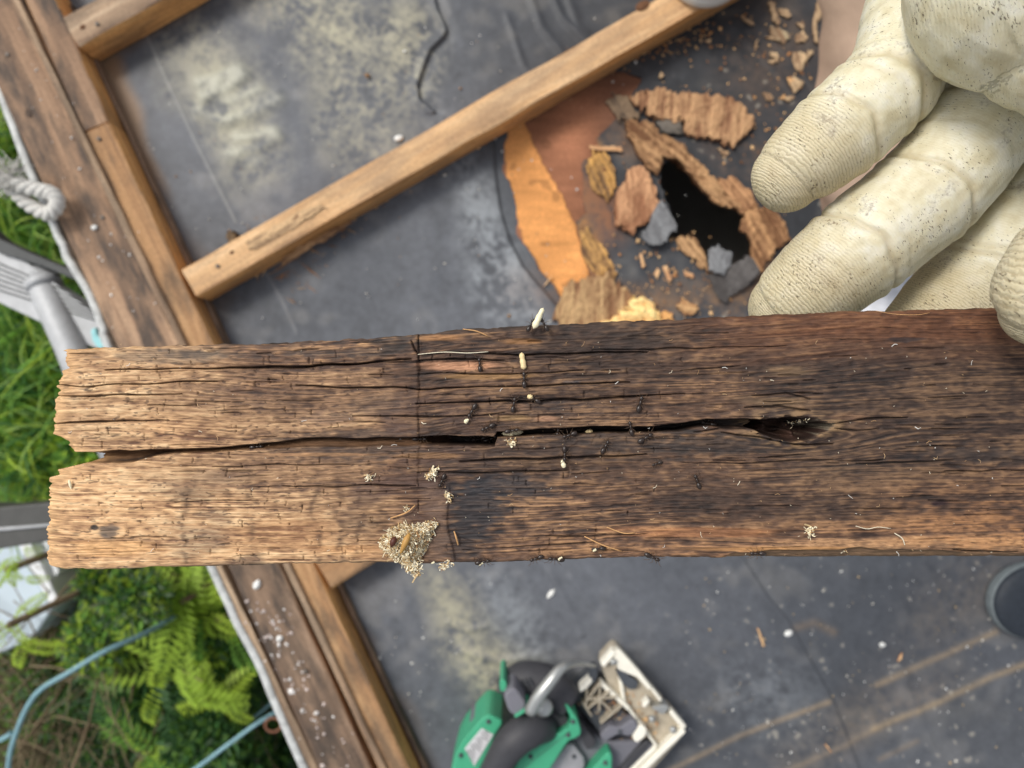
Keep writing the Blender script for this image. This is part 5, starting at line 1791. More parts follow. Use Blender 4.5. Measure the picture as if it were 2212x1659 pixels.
# ------------------------------------------------------------------ circular saw
S_ = lambda x, y: (932.6 + .2604 * x, 1371.5 + .2604 * y)
SP = lambda L: [S_(*p) for p in L]
saw = empty('circular_saw', P(1200, 1600, 0), 'green and black cordless circular saw with cream base plate lying on the sheet', 'circular saw')
M_green = mat_plain('green_housing', srgb(66, 160, 122), .42, .45, var=.06, nscale=30)
M_blackp = mat_plain('black_rubber', srgb(62, 62, 66), .55, .35, var=.15, nscale=60)
M_greyp = mat_plain('grey_plastic', srgb(112, 112, 120), .5, .4, var=.08, nscale=40)
M_cream = mat_plain('cast_base', srgb(236, 232, 218), .5, .4, var=.08, nscale=60)
M_cream2 = mat_plain('cast_base_dusty', srgb(176, 166, 148), .6, .3, var=.2, nscale=80)
M_steel = mat_plain('brushed_steel', srgb(176, 178, 176), .35, .5, metal=.6, var=.1, nscale=80)
M_dgrey = mat_plain('dark_casting', srgb(70, 74, 80), .5, .4, var=.2, nscale=60)
M_label = mat_plain('silver_label', srgb(196, 196, 198), .4, .4, var=.05)
M_ink = mat_plain('label_ink', srgb(92, 92, 96), .6, .2)


def rprism(name, poly, z0, z1, mat, bevel=.003):
    # outline corners softened by chaikin
    p = poly
    q = []
    n = len(p)
    for i in range(n):
        a, b = p[i], p[(i + 1) % n]
        q += [(a[0] * .82 + b[0] * .18, a[1] * .82 + b[1] * .18), (a[0] * .18 + b[0] * .82, a[1] * .18 + b[1] * .82)]
    return prism(name, q, z0, z1, mat, saw, bevel)


# base plate: tray with raised rim
rprism('base_plate', SP([(1400, 255), (1520, 125), (1560, 128), (1700, 300), (1905, 545), (1960, 600), (1935, 650), (1990, 632), (2108, 770), (2085, 840), (1700, 1260), (1540, 1260), (1860, 935), (1730, 850), (1660, 640), (1560, 560), (1470, 420)]), .002, .042, M_cream2, .003)
rim = [(1400, 262), (1522, 130), (1560, 138), (1700, 310), (1898, 548)]


def rod(name, pts, r, mat, seg=10):
    V, F = tube(smooth_path(pts, 24), r, seg)
    return obj_pd(name, V, F, mat, saw)


def bar(name, a, b, w, z0, z1, mat, bev=.0015):
    (x0, y0), (x1, y1) = a, b
    L = math.hypot(x1 - x0, y1 - y0)
    nx, ny = -(y1 - y0) / L * w / 2, (x1 - x0) / L * w / 2
    return prism(name, SP([(x0 + nx, y0 + ny), (x1 + nx, y1 + ny), (x1 - nx, y1 - ny), (x0 - nx, y0 - ny)]), z0, z1, mat, saw, bev)


bar('plate_rim', (1520, 135), (1415, 258), 42, .04, .056, M_cream)
prism('plate_rim', SP([(1530, 118), (1568, 128), (1720, 300), (1830, 440), (1800, 460), (1700, 350), (1620, 320), (1550, 290), (1510, 200)]), .04, .054, M_cream, saw, .0015)
bar('plate_rim', (1820, 440), (1905, 550), 26, .04, .052, M_cream)
bar('plate_rim', (1985, 640), (2100, 775), 40, .04, .056, M_cream)
bar('plate_rim', (2095, 790), (1640, 1230), 46, .04, .056, M_cream)
bar('plate_rim', (1860, 930), (1540, 1240), 36, .04, .052, M_cream)
bar('plate_rim', (1400, 400), (1640, 620), 34, .04, .056, M_cream)
bar('plate_rim', (1640, 620), (1870, 930), 22, .04, .054, M_cream)
bar('plate_rim', (1560, 330), (1600, 580), 30, .04, .05, M_cream)
rprism('adjuster', SP([(1520, 300), (1600, 300), (1650, 350), (1720, 390), (1700, 450), (1640, 460), (1580, 400)]), .04, .053, M_dgrey, .003)
rprism('clamp_bolt', SP([(1820, 600), (1960, 580), (1970, 610), (1920, 670), (1840, 620)]), .035, .056, M_steel, .002)
for (x, y) in ((1505, 222), (1825, 695), (2000, 785), (1610, 770)):
    V, F = tube([P(*S_(x, y), .05), P(*S_(x, y), .058)], .0042, 16)
    obj_pd('screw', V, F, M_steel, saw)
rprism('lever_knob', SP([(1740, 590), (1790, 530), (1815, 550), (1770, 610)]), .05, .064, M_cream, .003)
rprism('lever_knob', SP([(1660, 850), (1730, 740), (1790, 780), (1770, 850), (1700, 900)]), .05, .066, M_cream, .003)
# ribbed casting beside the blade
rprism('gear_casting', SP([(1170, 520), (1340, 330), (1440, 430), (1700, 770), (1620, 850), (1400, 830), (1250, 640)]), .002, .046, M_dgrey, .003)
for a, b in (((1260, 590), (1400, 400)), ((1280, 540), (1540, 520)), ((1290, 620), (1480, 470)), ((1390, 640), (1400, 400)), ((1400, 740), (1580, 590)), ((1250, 560), (1330, 680)), ((1290, 450), (1280, 620)), ((1390, 540), (1500, 640))):
    bar('casting_rib', a, b, 13, .044, .060, M_cream2, .001)
rprism('casting_arm', SP([(1220, 440), (1290, 380), (1320, 350), (1335, 390), (1280, 450), (1230, 480)]), .045, .062, M_cream, .003)
rprism('casting_arm', SP([(1320, 260), (1370, 250), (1380, 330), (1340, 420), (1300, 350)]), .045, .060, M_dgrey, .003)
rprism('blade_bracket', SP([(1390, 830), (1480, 750), (1560, 770), (1680, 690), (1720, 770), (1640, 850), (1560, 820), (1430, 890)]), .045, .066, M_greyp, .003)
# blade case
rprism('blade_case', SP([(940, 830), (1150, 800), (1240, 740), (1420, 880), (1800, 880), (1870, 940), (1560, 1260), (900, 1260)]), .002, .050, M_greyp, .004)
rprism('dark_channel', SP([(1770, 870), (1830, 900), (1620, 1130), (1500, 1260), (1440, 1250)]), .045, .056, M_blackp, .002)
rprism('case_panel', SP([(960, 1100), (1150, 870), (1290, 1060), (1200, 1200), (940, 1260)]), .045, .064, mat_plain('silver_case', srgb(150, 150, 154), .45, .4), .003)
rprism('case_rail', SP([(1200, 720), (1240, 740), (1380, 900), (1330, 950), (1280, 960)]), .045, .068, M_blackp, .003)
# motor, battery and handle
V, F = tube(smooth_path([P(*S_(610, 450), .055), P(*S_(760, 380), .06), P(*S_(960, 420), .062), P(*S_(1130, 560), .062)], 20), interp([.018, .024, .025, .022], 20), 28)
obj_pd('motor_housing', V, F, M_blackp, saw)
rprism('motor_cap', SP([(590, 490), (690, 425), (800, 590), (700, 680), (640, 640)]), .04, .118, M_greyp, .004)
rprism('green_trim', SP([(560, 400), (590, 360), (625, 400), (610, 470), (570, 470)]), .04, .105, M_green, .003)
bar('green_trim', (690, 682), (805, 612), 22, .08, .122, M_green, .001)
rprism('green_body', SP([(130, 1260), (215, 930), (430, 675), (490, 662), (600, 720), (530, 820), (500, 900), (330, 1260)]), .002, .080, M_green, .006)
prism('rating_label', SP([(272, 945), (415, 775), (512, 828), (352, 1090)]), .0795, .0812, M_label, saw, .0003)
for i in range(11):
    t = i / 10
    a = (282 + 138 * t, 950 - 160 * t)
    b = (348 + 150 * t, 1065 - 232 * t)
    f0 = .08 + .1 * ((i * 7) % 3); f1 = .95 - .12 * ((i * 5) % 4)
    bar('label_print', (a[0] + (b[0] - a[0]) * f0, a[1] + (b[1] - a[1]) * f0), (a[0] + (b[0] - a[0]) * f1, a[1] + (b[1] - a[1]) * f1), 7, .0810, .0816, M_ink, 0)
rprism('battery_foot', SP([(270, 800), (350, 680), (430, 680), (300, 850)]), .002, .05, M_greyp, .004)
V, F = tube(smooth_path([P(*S_(420, 1290), .095), P(*S_(560, 1050), .10), P(*S_(680, 880), .105), P(*S_(820, 790), .10), P(*S_(960, 780), .08)], 24), interp([.013, .018, .021, .021, .015], 24), 26)
obj_pd('handle', V, F, M_blackp, saw)
rprism('green_body', SP([(690, 1100), (790, 920), (950, 855), (1110, 790), (1165, 720), (1100, 570), (1135, 590), (1205, 690), (1245, 820), (1190, 860), (1130, 880), (1000, 1080), (900, 1260), (640, 1260)]), .03, .088, M_green, .006)
rprism('green_body', SP([(1290, 1160), (1470, 960), (1500, 1000), (1490, 1200), (1280, 1260)]), .045, .074, M_green, .004)
rprism('motor_neck', SP([(920, 570), (980, 560), (1090, 620), (1150, 740), (1090, 800), (960, 850), (930, 700)]), .03, .075, M_blackp, .006)
rod('lever', [P(*S_(815, 640), .125), P(*S_(880, 520), .13), P(*S_(980, 390), .13), P(*S_(1060, 290), .125), P(*S_(1130, 250), .115), P(*S_(1240, 238), .09), P(*S_(1350, 262), .065)], interp([.0075, .0075, .007, .0055, .003, .0022], 24), M_steel)
for i in range(6):
    bar('vent', (640 + 34 * i, 400 - 6 * i), (672 + 34 * i, 455 - 6 * i), 9, .07, .0845 + .001 * i, M_dgrey, 0)
for (x, y, z_) in ((470, 720, .081), (240, 1000, .081), (1130, 830, .089), (820, 1010, .089), (1170, 720, .089), (1440, 1060, .0745), (1180, 1010, .0645), (1560, 800, .067)):
    V, F = tube([P(*S_(x, y), z_ - .003), P(*S_(x, y), z_ + .0008)], .0028, 12)
    obj_pd('screw', V, F, M_dgrey, saw)
bar('seam_line', (700, 1150), (1150, 800), 4, .087, .0884, M_dgrey, 0)
V, F = ellipsoid(P(*S_(925, 600), .1), .012, .012, .01)
obj_pd('pivot_bolt', V, F, M_steel, saw)

crumbs('saw_dust', 300, near([S_(1280, 500), S_(1500, 620), S_(1650, 800), S_(1850, 800), S_(1600, 450)], 14), .046, .0008, wc + [srgb(226, 210, 180)], 'pale sawdust lodged in the cream base of the circular saw', 14)
# ------------------------------------------------------------------ garden far below
ZG = -2.6
M_soil = mat_plain('garden_soil', srgb(84, 74, 56), .95, .1, var=.45, nscale=5, bstr=.8, bdist=.03)
gv = []
n_ = 60
for j in range(n_):
    for i in range(n_):
        x = -7 + 12 * i / (n_ - 1); y = -5 + 10 * j / (n_ - 1)
        gv.append((x, y, ZG + .05 * math.sin(x * 3) * math.cos(y * 2.3)))
o = obj_pd('garden_ground', gv, [(j * n_ + i, j * n_ + i + 1, (j + 1) * n_ + i + 1, (j + 1) * n_ + i) for j in range(n_ - 1) for i in range(n_ - 1)], M_soil)
tagged(o, kind='structure')
V = [(-90, -90, ZG - .2), (90, -90, ZG - .2), (90, 90, ZG - .2), (-90, 90, ZG - .2)]
o = obj_pd('land', V, [(0, 1, 2, 3)], mat_plain('far_land', srgb(86, 98, 60), .95, .1, nscale=.5, var=.3), None, False)
tagged(o, kind='structure')


def leaf_mat():
    m = bpy.data.materials.new('leaf')
    m.use_nodes = True
    nt = m.node_tree
    b = nt.nodes['Principled BSDF']
    b.inputs['Roughness'].default_value = .45
    b.inputs['Specular IOR Level'].default_value = .35
    at = nt.nodes.new('ShaderNodeAttribute')
    at.attribute_name = 'Col'
    tr = nt.nodes.new('ShaderNodeBsdfTranslucent')
    mx = nt.nodes.new('ShaderNodeMixShader')
    mx.inputs[0].default_value = .45
    nt.links.new(at.outputs['Color'], b.inputs['Base Color'])
    nt.links.new(at.outputs['Color'], tr.inputs['Color'])
    nt.links.new(b.outputs[0], mx.inputs[1])
    nt.links.new(tr.outputs[0], mx.inputs[2])
    nt.links.new(mx.outputs[0], nt.nodes['Material Output'].inputs['Surface'])
    return m


M_leaf = leaf_mat()
M_bark = mat_plain('bark', srgb(120, 104, 84), .85, .15, var=.25, nscale=60)


def leaves(name, n, poly, z0, z1, L, w, cols, seed, parent=None, lumps=8, tilt=.7, dens=1.0):
    """leaf blades in clumps through the crown's depth"""
    g = np.random.default_rng(seed)
    us_ = [p[0] for p in poly]; vs_ = [p[1] for p in poly]
    cc = []
    while len(cc) < lumps:
        u, v = g.uniform(min(us_), max(us_)), g.uniform(min(vs_), max(vs_))
        if inpoly(np.array([u]), np.array([v]), poly)[0]:
            cc.append((u, v, g.uniform(z0, z1), g.uniform(.6, 1.3)))
    cc = np.array(cc)
    k = g.integers(lumps, size=n)
    zc = cc[k, 2]
    kz = W0 * (CAMZ - zc) / 2212
    R = np.sqrt(abs((max(us_) - min(us_)) * (max(vs_) - min(vs_)) / lumps)) * kz * .95 * cc[k, 3]
    dirv = g.normal(size=(n, 3))
    dirv /= np.linalg.norm(dirv, axis=1, keepdims=True)
    dirv[:, 2] = np.abs(dirv[:, 2]) * .8 - .2
    rad = R * g.uniform(.55, 1.05, n)
    C = np.stack([(cc[k, 0] - 1106) * kz, (829.5 - cc[k, 1]) * kz, zc], 1) + dirv * rad[:, None] * [1, 1, .7]
    d = dirv * .5 + g.normal(size=(n, 3)) * tilt
    d[:, 2] *= .6
    d /= np.linalg.norm(d, axis=1, keepdims=True)
    up = np.tile([0, 0, 1.], (n, 1)) + g.normal(size=(n, 3)) * .45
    s = np.cross(d, up)
    s /= np.linalg.norm(s, axis=1, keepdims=True) + 1e-9
    nn = np.cross(s, d)
    LL = (L * g.uniform(.6, 1.3, n))[:, None]
    ww = (w * g.uniform(.7, 1.2, n))[:, None]
    P0 = C; P1 = C + d * LL * .45 + s * ww * .5 + nn * ww * .15; P2 = C + d * LL; P3 = C + d * LL * .45 - s * ww * .5 + nn * ww * .15
    Vv = np.stack([P0, P1, P2, P3], 1).reshape(-1, 3)
    Fq = np.arange(n * 4).reshape(n, 4)
    ci = g.integers(len(cols), size=n)
    cl = np.array(cols)[ci] * g.uniform(.75, 1.25, (n, 1)) * (0.85 + .3 * cc[k, 3:4] * .6)
    return mesh_np(name, Vv, Fq, M_leaf, parent, np.repeat(cl, 4, 0), smooth=False)


G_y, G_m, G_d, G_b = srgb(178, 206, 74), srgb(116, 162, 68), srgb(66, 106, 58), srgb(118, 142, 108)


def twig_set(name, parent, base, n, L, r, seed, spread=1.0, mat=None, upz=.5):
    g = random.Random(seed)
    parts = []
    for i in range(n):
        p = Vector(base) + Vector((g.gauss(0, .04), g.gauss(0, .04), 0))
        d = Vector((g.gauss(0, spread), g.gauss(0, spread), upz + g.random() * .5)).normalized()
        pts = [p]
        for s in range(6):
            p = p + d * L / 6
            d = (d + Vector((g.gauss(0, .22), g.gauss(0, .22), g.gauss(0, .15)))).normalized()
            pts.append(p)
            if g.random() < .7:
                q = [p]
                dd = (d + Vector((g.gauss(0, .7), g.gauss(0, .7), g.gauss(0, .3)))).normalized()
                for _ in range(3):
                    q.append(q[-1] + dd * L / 12)
                    dd = (dd + Vector((g.gauss(0, .2),) * 3)).normalized()
                parts.append(tube(q, [r * .5, r * .4, r * .3, r * .2], 4))
        parts.append(tube(pts, [r * (1 - s / 8) for s in range(7)], 5))
    V, F = merge(parts)
    return obj_pd(name, V, F, mat or M_bark, parent)


def shrub(name, label, poly, z0, z1, n, L, w, cols, seed, lumps=9, group='garden shrubs below the roof'):
    cu = sum(p[0] for p in poly) / len(poly); cv = sum(p[1] for p in poly) / len(poly)
    b = P(cu, cv, z0)
    e = empty(name, (b.x, b.y, ZG), label, 'shrub', group)
    f = leaves('foliage', n, poly, z0, z1, L, w, cols, seed, e, lumps)
    f['kind'] = 'stuff'
    t = twig_set('branch', e, (b.x, b.y, ZG), 7, (z1 - ZG) * .9, .012, seed, .35)
    return e


shrub('leafy_shrub', 'mid green soft leaved shrub just left of the held board end', [(20, 1050), (0, 1000), (100, 940), (260, 940), (280, 1010), (160, 1080)], -1.7, -1.0, 9000, .045, .016, [G_m, G_y * .9, G_m * .8, G_d], 1, 12)
shrub('leafy_shrub', 'fine leaved green shrub under the lower left corner of the board', [(165, 1245), (300, 1200), (330, 1330), (250, 1420), (160, 1400)], -1.9, -1.2, 11000, .032, .012, [G_m, G_y * .8, G_d, G_b * .8], 2, 12)
shrub('leafy_shrub', 'dark grey green small leaved shrub at the bottom left', [(150, 1460), (300, 1400), (330, 1560), (300, 1700), (120, 1700), (110, 1560)], -2.2, -1.6, 11000, .022, .011, [G_b * .75, G_d, G_m * .7], 3, 12)
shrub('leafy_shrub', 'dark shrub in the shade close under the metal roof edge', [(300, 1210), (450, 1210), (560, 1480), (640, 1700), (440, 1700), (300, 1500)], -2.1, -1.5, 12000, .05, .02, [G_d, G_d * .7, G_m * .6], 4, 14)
shrub('leafy_shrub', 'bright shrub seen above the ladder rail', [(-60, 250), (60, 320), (130, 520), (60, 560), (-60, 520)], -2.0, -1.2, 5000, .05, .02, [G_m, G_y, G_d], 5, 8)


# ferns: fronds with paired leaflets, each its own part
def frond_mesh(seed, cols):
    g = np.random.default_rng(seed)
    V = []; F = []; C = []
    L = .20
    n = 11
    c0 = np.array(cols)
    px = py = 0
    for i in range(n):
        t = i / (n - 1)
        x = L * t
        z = .05 * math.sin(t * 2.2) - .06 * t * t
        ln = .050 * (math.sin(math.pi * min(1, (t * .85 + .15))) ** .7) * g.uniform(.85, 1.1)
        for s in (-1, 1):
            a = s * (1.15 - .35 * t)
            d = np.array([math.cos(a), math.sin(a), -.25])
            m = 1
            w = .0062
            for q in range(m):            # each leaflet is lobed
                p0 = np.array([x, 0, z]) + d * ln * q / m
                wq = w * (1 - .6 * q / m)
                nrm = np.array([-d[1], d[0], 0])
                b0 = len(V)
                V += [p0 - nrm * wq * .3, p0 + d * ln * .6 / m - nrm * wq * 1.3, p0 + d * ln * 1.15 / m, p0 + d * ln * .6 / m + nrm * wq * 1.3]
                F.append((b0, b0 + 1, b0 + 2, b0 + 3))
                C += [c0 * g.uniform(.85, 1.15)] * 4
    for i in range(8):
        t0, t1 = i / 8, (i + 1) / 8
        b0 = len(V)
        V += [np.array([L * t0, -.0012, .05 * math.sin(t0 * 2.2) - .06 * t0 * t0]), np.array([L * t0, .0012, .05 * math.sin(t0 * 2.2) - .06 * t0 * t0]), np.array([L * t1, .0012, .05 * math.sin(t1 * 2.2) - .06 * t1 * t1]), np.array([L * t1, -.0012, .05 * math.sin(t1 * 2.2) - .06 * t1 * t1])]
        F.append((b0, b0 + 1, b0 + 2, b0 + 3))
        C += [c0 * .7] * 4
    o = mesh_np('frond', np.array(V), np.array(F), M_leaf, None, np.array(C), smooth=False)
    me = o.data
    bpy.data.objects.remove(o)
    return me


FR = [frond_mesh(1, G_y * 1.05), frond_mesh(2, G_m), frond_mesh(3, G_d), frond_mesh(4, G_y * .75 + G_m * .25)]


def fern(u, v, z, n, label, kinds, seed, sc=1.0):
    g = random.Random(seed)
    c = P(u, v, z)
    e = empty('fern', (c.x, c.y, ZG), label, 'fern', 'ferns below the roof edge')
    V, F = tube([Vector((c.x, c.y, ZG)), Vector((c.x + .01, c.y, (ZG + z) / 2)), Vector((c.x, c.y, z))], .01, 6)
    obj_pd('stem', V, F, M_bark, e)
    for i in range(n):
        me = FR[g.choice(kinds)]
        o = bpy.data.objects.new('frond', me)
        COL.objects.link(o)
        o.parent = e
        a = math.tau * i / n + g.uniform(-.4, .4)
        o.location = (g.gauss(0, .04), g.gauss(0, .04), z - ZG + g.uniform(-.12, .06))
        o.rotation_euler = (g.uniform(-.25, .25), g.uniform(-.2, .45), a)
        s = sc * g.uniform(.8, 1.3)
        o.scale = (s, s, s)


fern(395, 1300, -1.35, 12, 'bright yellow green fern just below the held board', [0, 3, 3], 1, .9)
fern(470, 1340, -1.45, 10, 'bright fern close to the metal roof edge, upper one', [0, 1, 3], 2, .8)
fern(330, 1270, -1.55, 11, 'mid green fern under the lower edge of the board', [1, 1, 3], 3)
fern(370, 1430, -1.45, 12, 'large yellow green fern in the middle of the planting', [0, 0, 3, 1], 4, 1.0)
fern(440, 1520, -1.40, 11, 'bright fern beside the lower metal roof edge', [0, 0, 3], 5, .8)
fern(330, 1540, -1.6, 13, 'dark green fern above the blue hoop', [2, 2, 1], 6, 1.1)
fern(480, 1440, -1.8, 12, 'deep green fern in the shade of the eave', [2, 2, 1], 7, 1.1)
fern(260, 1350, -1.7, 11, 'mid green fern near the pale blue hoop end', [1, 1, 2], 8, 1.0)
fern(340, 1640, -1.6, 11, 'yellow green fern at the bottom of the frame', [3, 1, 0], 9, .9)
fern(400, 1600, -1.9, 11, 'dark fern low between the bright ones', [2, 1], 10, 1.0)
fern(80, 1000, -1.35, 10, 'bright fern left of the split board end', [0, 3, 1], 11, .7)
fern(120, 930, -1.45, 10, 'yellow green fern beside the ladder rung', [0, 3, 1], 12, .7)
fern(20, 1350, -1.0, 6, 'bright leafy sprig at the left edge in front of the pale wall', [0, 0], 13, .45)
fern(15, 1230, -1.0, 6, 'bright leafy sprig at the left edge by the ladder foot', [0, 3], 14, .4)


# strap leaved grass, each blade arching
def straps():
    g = random.Random(12)
    V = []; F = []; C = []
    poly = [(-60, 240), (20, 300), (120, 520), (200, 700), (240, 800), (140, 1040), (-60, 1080)]
    k = 0
    while k < 3200:
        u, v = g.uniform(-60, 240), g.uniform(240, 1080)
        if not inpoly(np.array([u]), np.array([v]), poly)[0]:
            continue
        k += 1
        z = g.uniform(-1.9, -1.15)
        p = P(u, v, z)
        a = g.uniform(0, math.tau)
        L = g.uniform(.12, .34)
        w = g.uniform(.003, .006)
        turn = g.uniform(-1.6, 1.6)
        n = 9
        c = g.choice([G_m * 1.05, G_y * .85, G_d * 1.3, srgb(150, 180, 90), G_m * .7]) * g.uniform(.8, 1.25)
        b0 = len(V)
        for i in range(n):
            t = i / (n - 1)
            aa = a + turn * t
            d = Vector((math.cos(aa), math.sin(aa), 0))
            s = Vector((-d.y, d.x, .5 * math.sin(k)))
            q = p + Vector((0, 0, L * .55 * math.sin(t * 2.6)))
            ww = w * (1 - t * .85)
            V += [tuple(q - s * ww), tuple(q + s * ww)]
            p = p + d * L / n
            C += [c, c]
        for i in range(n - 1):
            F.append((b0 + 2 * i, b0 + 2 * i + 1, b0 + 2 * i + 3, b0 + 2 * i + 2))
    o = mesh_np('strap_grass', np.array(V), np.array(F), M_leaf, None, np.array(C), smooth=True)
    tagged(o, 'bright green arching strap leaved grass below the ladder', 'grass', None, 'stuff')


straps()
# ground cover deep under everything so that no bare soil glares through
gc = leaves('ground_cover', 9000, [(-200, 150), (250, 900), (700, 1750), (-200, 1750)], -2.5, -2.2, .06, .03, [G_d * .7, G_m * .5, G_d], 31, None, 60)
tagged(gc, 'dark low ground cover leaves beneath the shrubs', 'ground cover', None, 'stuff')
# bare brown twigs at lower left
for i, (u, v, lb, sd) in enumerate([(90, 1440, 'bare pale twigs tangled beside the blue hoop', 1), (30, 1560, 'bare brown twiggy bush at the far left bottom', 2), (210, 1330, 'dead brown twigs above the blue hoop', 3)]):
    c = P(u, v, -1.9)
    e = empty('twiggy_bush', (c.x, c.y, ZG), lb, 'bush', 'bare twiggy bushes in the garden')
    twig_set('twigs', e, (c.x, c.y, ZG + .3), 90, 1.0, .006, 50 + sd, .5, mat_plain('dry_twig', srgb(136, 122, 98), .9, .1))
    f = leaves('foliage', 1200, [(u - 90, v - 80), (u + 90, v - 80), (u + 90, v + 80), (u - 90, v + 80)], -1.9, -1.6, .025, .012, [G_m, G_b], 70 + sd, e, 8)
    f['kind'] = 'stuff'

M_hoop = mat_plain('pale_blue_pipe', srgb(124, 162, 172), .5, .4, var=.15, nscale=60)


def hoop(name, pts, z, r, label):
    V, F = tube(smooth_path([P(u, v, z + dz) for u, v, dz in pts], 40), r, 12)
    return tagged(obj_pd(name, V, F, M_hoop), label, 'garden pipe', 'pale blue garden pipes')


hoop('garden_pipe', [(22, 1800, -.1), (18, 1659, 0), (40, 1570, .02), (80, 1497, .03), (150, 1452, .03), (230, 1405, 0), (310, 1370, -.1), (380, 1330, -.3)], -1.05, .0070, 'long curved pale blue garden pipe sweeping through the bottom left shrubs')
hoop('garden_pipe', [(-60, 1614, 0), (0, 1598, .0), (25, 1584, .02)], -1.05, .007, 'short pale blue pipe branching off at the left edge')
hoop('garden_pipe', [(380, 1690, -.05), (440, 1648, 0), (500, 1603, 0), (560, 1560, 0), (640, 1512, -.1)], -1.3, .0065, 'straight pale blue pipe under the lower metal roof edge')
hoop('garden_pipe', [(340, 1700, -.1), (420, 1640, -.1), (520, 1572, -.1), (620, 1490, -.15)], -1.5, .006, 'thinner pale blue pipe behind the straight one')
Vr, Fr = [], []
ring = [P(590 + 17 * math.cos(t), 1566 + 15 * math.sin(t), -1.0) for t in np.linspace(0, math.tau, 21)]
V, F = tube(ring, .004, 8)
tagged(obj_pd('rusty_ring', V, F, mat_plain('rusty_iron', srgb(120, 84, 66), .8, .2)), 'rusty iron ring just under the lower metal roof edge', 'ring')
# paving showing at the bottom
M_pave = mat_plain('paving', srgb(170, 160, 146), .85, .2, var=.2, nscale=12)
pv = [P(u, v, ZG + .12) for u, v in [(330, 1560), (520, 1500), (760, 1900), (420, 1900)]]
o = prism('garden_path', [(360, 1590), (500, 1540), (700, 1900), (420, 1900)], ZG, -2.0, M_pave, None, .01)
tagged(o, kind='structure')

# pale garden wall with pierced white block
M_wall = mat_plain('pale_blue_wall', srgb(196, 210, 220), .7, .3, var=.08, nscale=4)
M_wblock = mat_plain('white_block', srgb(232, 234, 236), .7, .3, var=.05, nscale=6)
e = empty('garden_wall', P(40, 1280, -2.2), 'pale blue white garden wall with a pierced white block rail, at the left edge', 'wall')
prism('wall_panel', [(-40, 1150), (48, 1172), (112, 1318), (70, 1380), (-40, 1430)], ZG, -1.5, M_wall, e, .01)
prism('coping', [(48, 1160), (62, 1164), (128, 1300), (112, 1318), (40, 1180)], ZG, -1.46, M_wblock, e, .006)
for i in range(5):
    t = i / 5
    a = (66 + 30 * t, 1168 + 64 * t); b = (88 + 28 * t, 1160 + 62 * t)
    prism('block_web', [(a[0], a[1]), (b[0], b[1]), (b[0] + 3, b[1] + 6), (a[0] + 3, a[1] + 6)], ZG, -1.5, M_wblock, e, .003)
prism('block_rail', [(88, 1155), (98, 1152), (128, 1236), (118, 1246)], ZG, -1.48, M_wblock, e, .005)

# ------------------------------------------------------------------ ladder leaning at the roof edge
M_alu = mat_plain('aluminium', srgb(178, 180, 182), .55, .4, metal=.15, var=.12, nscale=60)
M_alu_d = mat_plain('aluminium_dull', srgb(78, 80, 80), .6, .3, metal=.1, var=.15, nscale=40)
lad = empty('ladder', P(100, 640, -.15), 'aluminium ladder leaning under the roof edge, with ribbed rail and round rung', 'ladder')


def rail(nm, top, zt_, th, mat):
    return prism(nm, top, zt_ - th, zt_, mat, lad, .002)


rail('side_rail', [(-80, 462), (0, 523), (215, 684), (300, 748), (250, 760), (205, 752), (0, 655), (-80, 610)], -.15, .03, M_alu)
rail('rail_flange', [(-80, 448), (0, 516), (62, 545), (160, 585), (165, 606), (90, 575), (0, 548), (-80, 490)], -.14, .035, M_alu_d)
for i in range(6):
    t = (i + 1) / 7
    y0 = 560 + 80 * t
    bar_pts = [(-80, y0 - 46 - 3), (0, y0 - 3), (215, y0 + 92 - 30 * t - 2), (215, y0 + 92 - 30 * t + 2), (0, y0 + .8), (-80, y0 - 46 + .8)]
    prism('rail_rib', bar_pts, -.152, -.1485, M_alu_d, lad, .0004)
V, F = tube([P(88, 590, -.175), P(104, 640, -.16), P(152, 745, -.15), P(186, 830, -.15), P(300, 1090, -.15)], interp([.0235, .0235, .0235, .0235, .0235], 5), 32)
obj_pd('rung', V, F, M_alu, lad)
V, F = tube([P(92, 606, -.165), P(98, 622, -.163)], .0265, 32)
obj_pd('rung_collar', V, F, M_alu, lad)
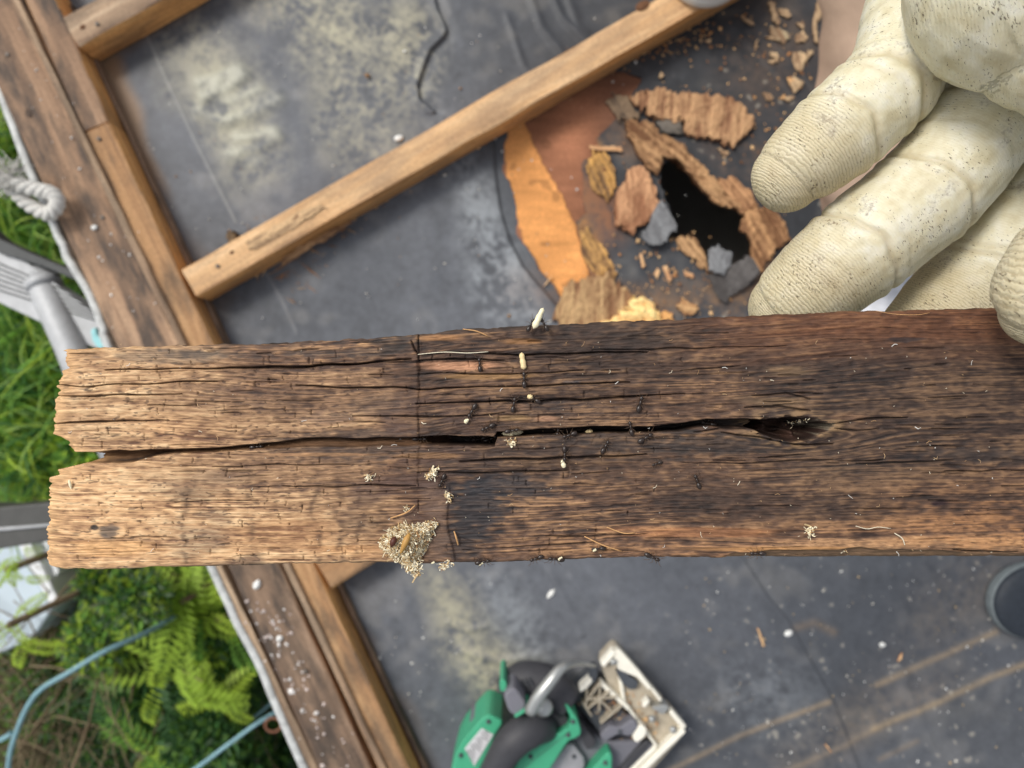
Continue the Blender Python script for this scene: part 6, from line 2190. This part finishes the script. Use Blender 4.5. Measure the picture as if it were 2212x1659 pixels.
prism('side_rail', [(-90, 1092), (0, 1096), (110, 1086), (330, 1070), (330, 1150), (110, 1168), (0, 1186), (-90, 1196)], -.21, -.16, mat_plain('dark_rail', srgb(78, 78, 76), .5, .4, metal=.2), lad, .002)
prism('rail_flange', [(-90, 1136), (0, 1140), (110, 1132), (330, 1112), (330, 1116), (110, 1136.5), (0, 1147), (-90, 1144)], -.165, -.155, M_alu, lad, .001)
prism('clip', [(194, 712), (206, 706), (212, 726), (226, 728), (232, 752), (212, 755), (198, 735)], -.09, -.06, mat_plain('blue_clip', srgb(150, 208, 212), .5, .4), None, .003)
tagged(bpy.data.objects['clip'], 'pale turquoise plastic clip between the ladder rung and the roof edge', 'clip')

# rope with frayed end, tied to the ladder
M_rope = mat_plain('grey_rope', srgb(206, 204, 198), .9, .1, var=.15, nscale=200)
rope = empty('rope', P(60, 420, .02), 'frayed grey twisted rope hanging over the metal roof edge', 'rope')


def rope_strands(pts, r, twist, nm='strand'):
    path = smooth_path(pts, 90)
    for s in range(3):
        q = []
        up = Vector((0, 0, 1))
        for i, p in enumerate(path):
            t = (path[min(89, i + 1)] - path[max(0, i - 1)]).normalized()
            sd_ = t.cross(up).normalized()
            u2 = sd_.cross(t)
            a = twist * i + s * math.tau / 3
            q.append(p + sd_ * math.cos(a) * r * .62 + u2 * math.sin(a) * r * .62)
        V, F = tube(q, r * .62, 8)
        obj_pd(nm, V, F, M_rope, rope)


rope_strands([P(-70, 355, .075), P(10, 388, .08), P(70, 408, .08), P(112, 418, .078), P(124, 440, .075), P(104, 462, .072), P(60, 440, .07), P(20, 405, .07), P(-70, 360, .065)], .0080, .5)
g = random.Random(4)
pr = []
for i in range(150):
    a = P(g.uniform(-14, 40), g.uniform(362, 416), .085)
    d = Vector((g.gauss(.1, .6), g.gauss(.5, .5), g.gauss(.3, .4))).normalized() * g.uniform(.01, .026)
    pr.append(tube([a, a + d * .5 + Vector((g.gauss(0, .002), g.gauss(0, .002), 0)), a + d], [.0005, .0005, .0003], 4))
V, F = merge(pr)
o = obj_pd('frayed_end', V, F, M_rope, rope)
o['kind'] = 'stuff'
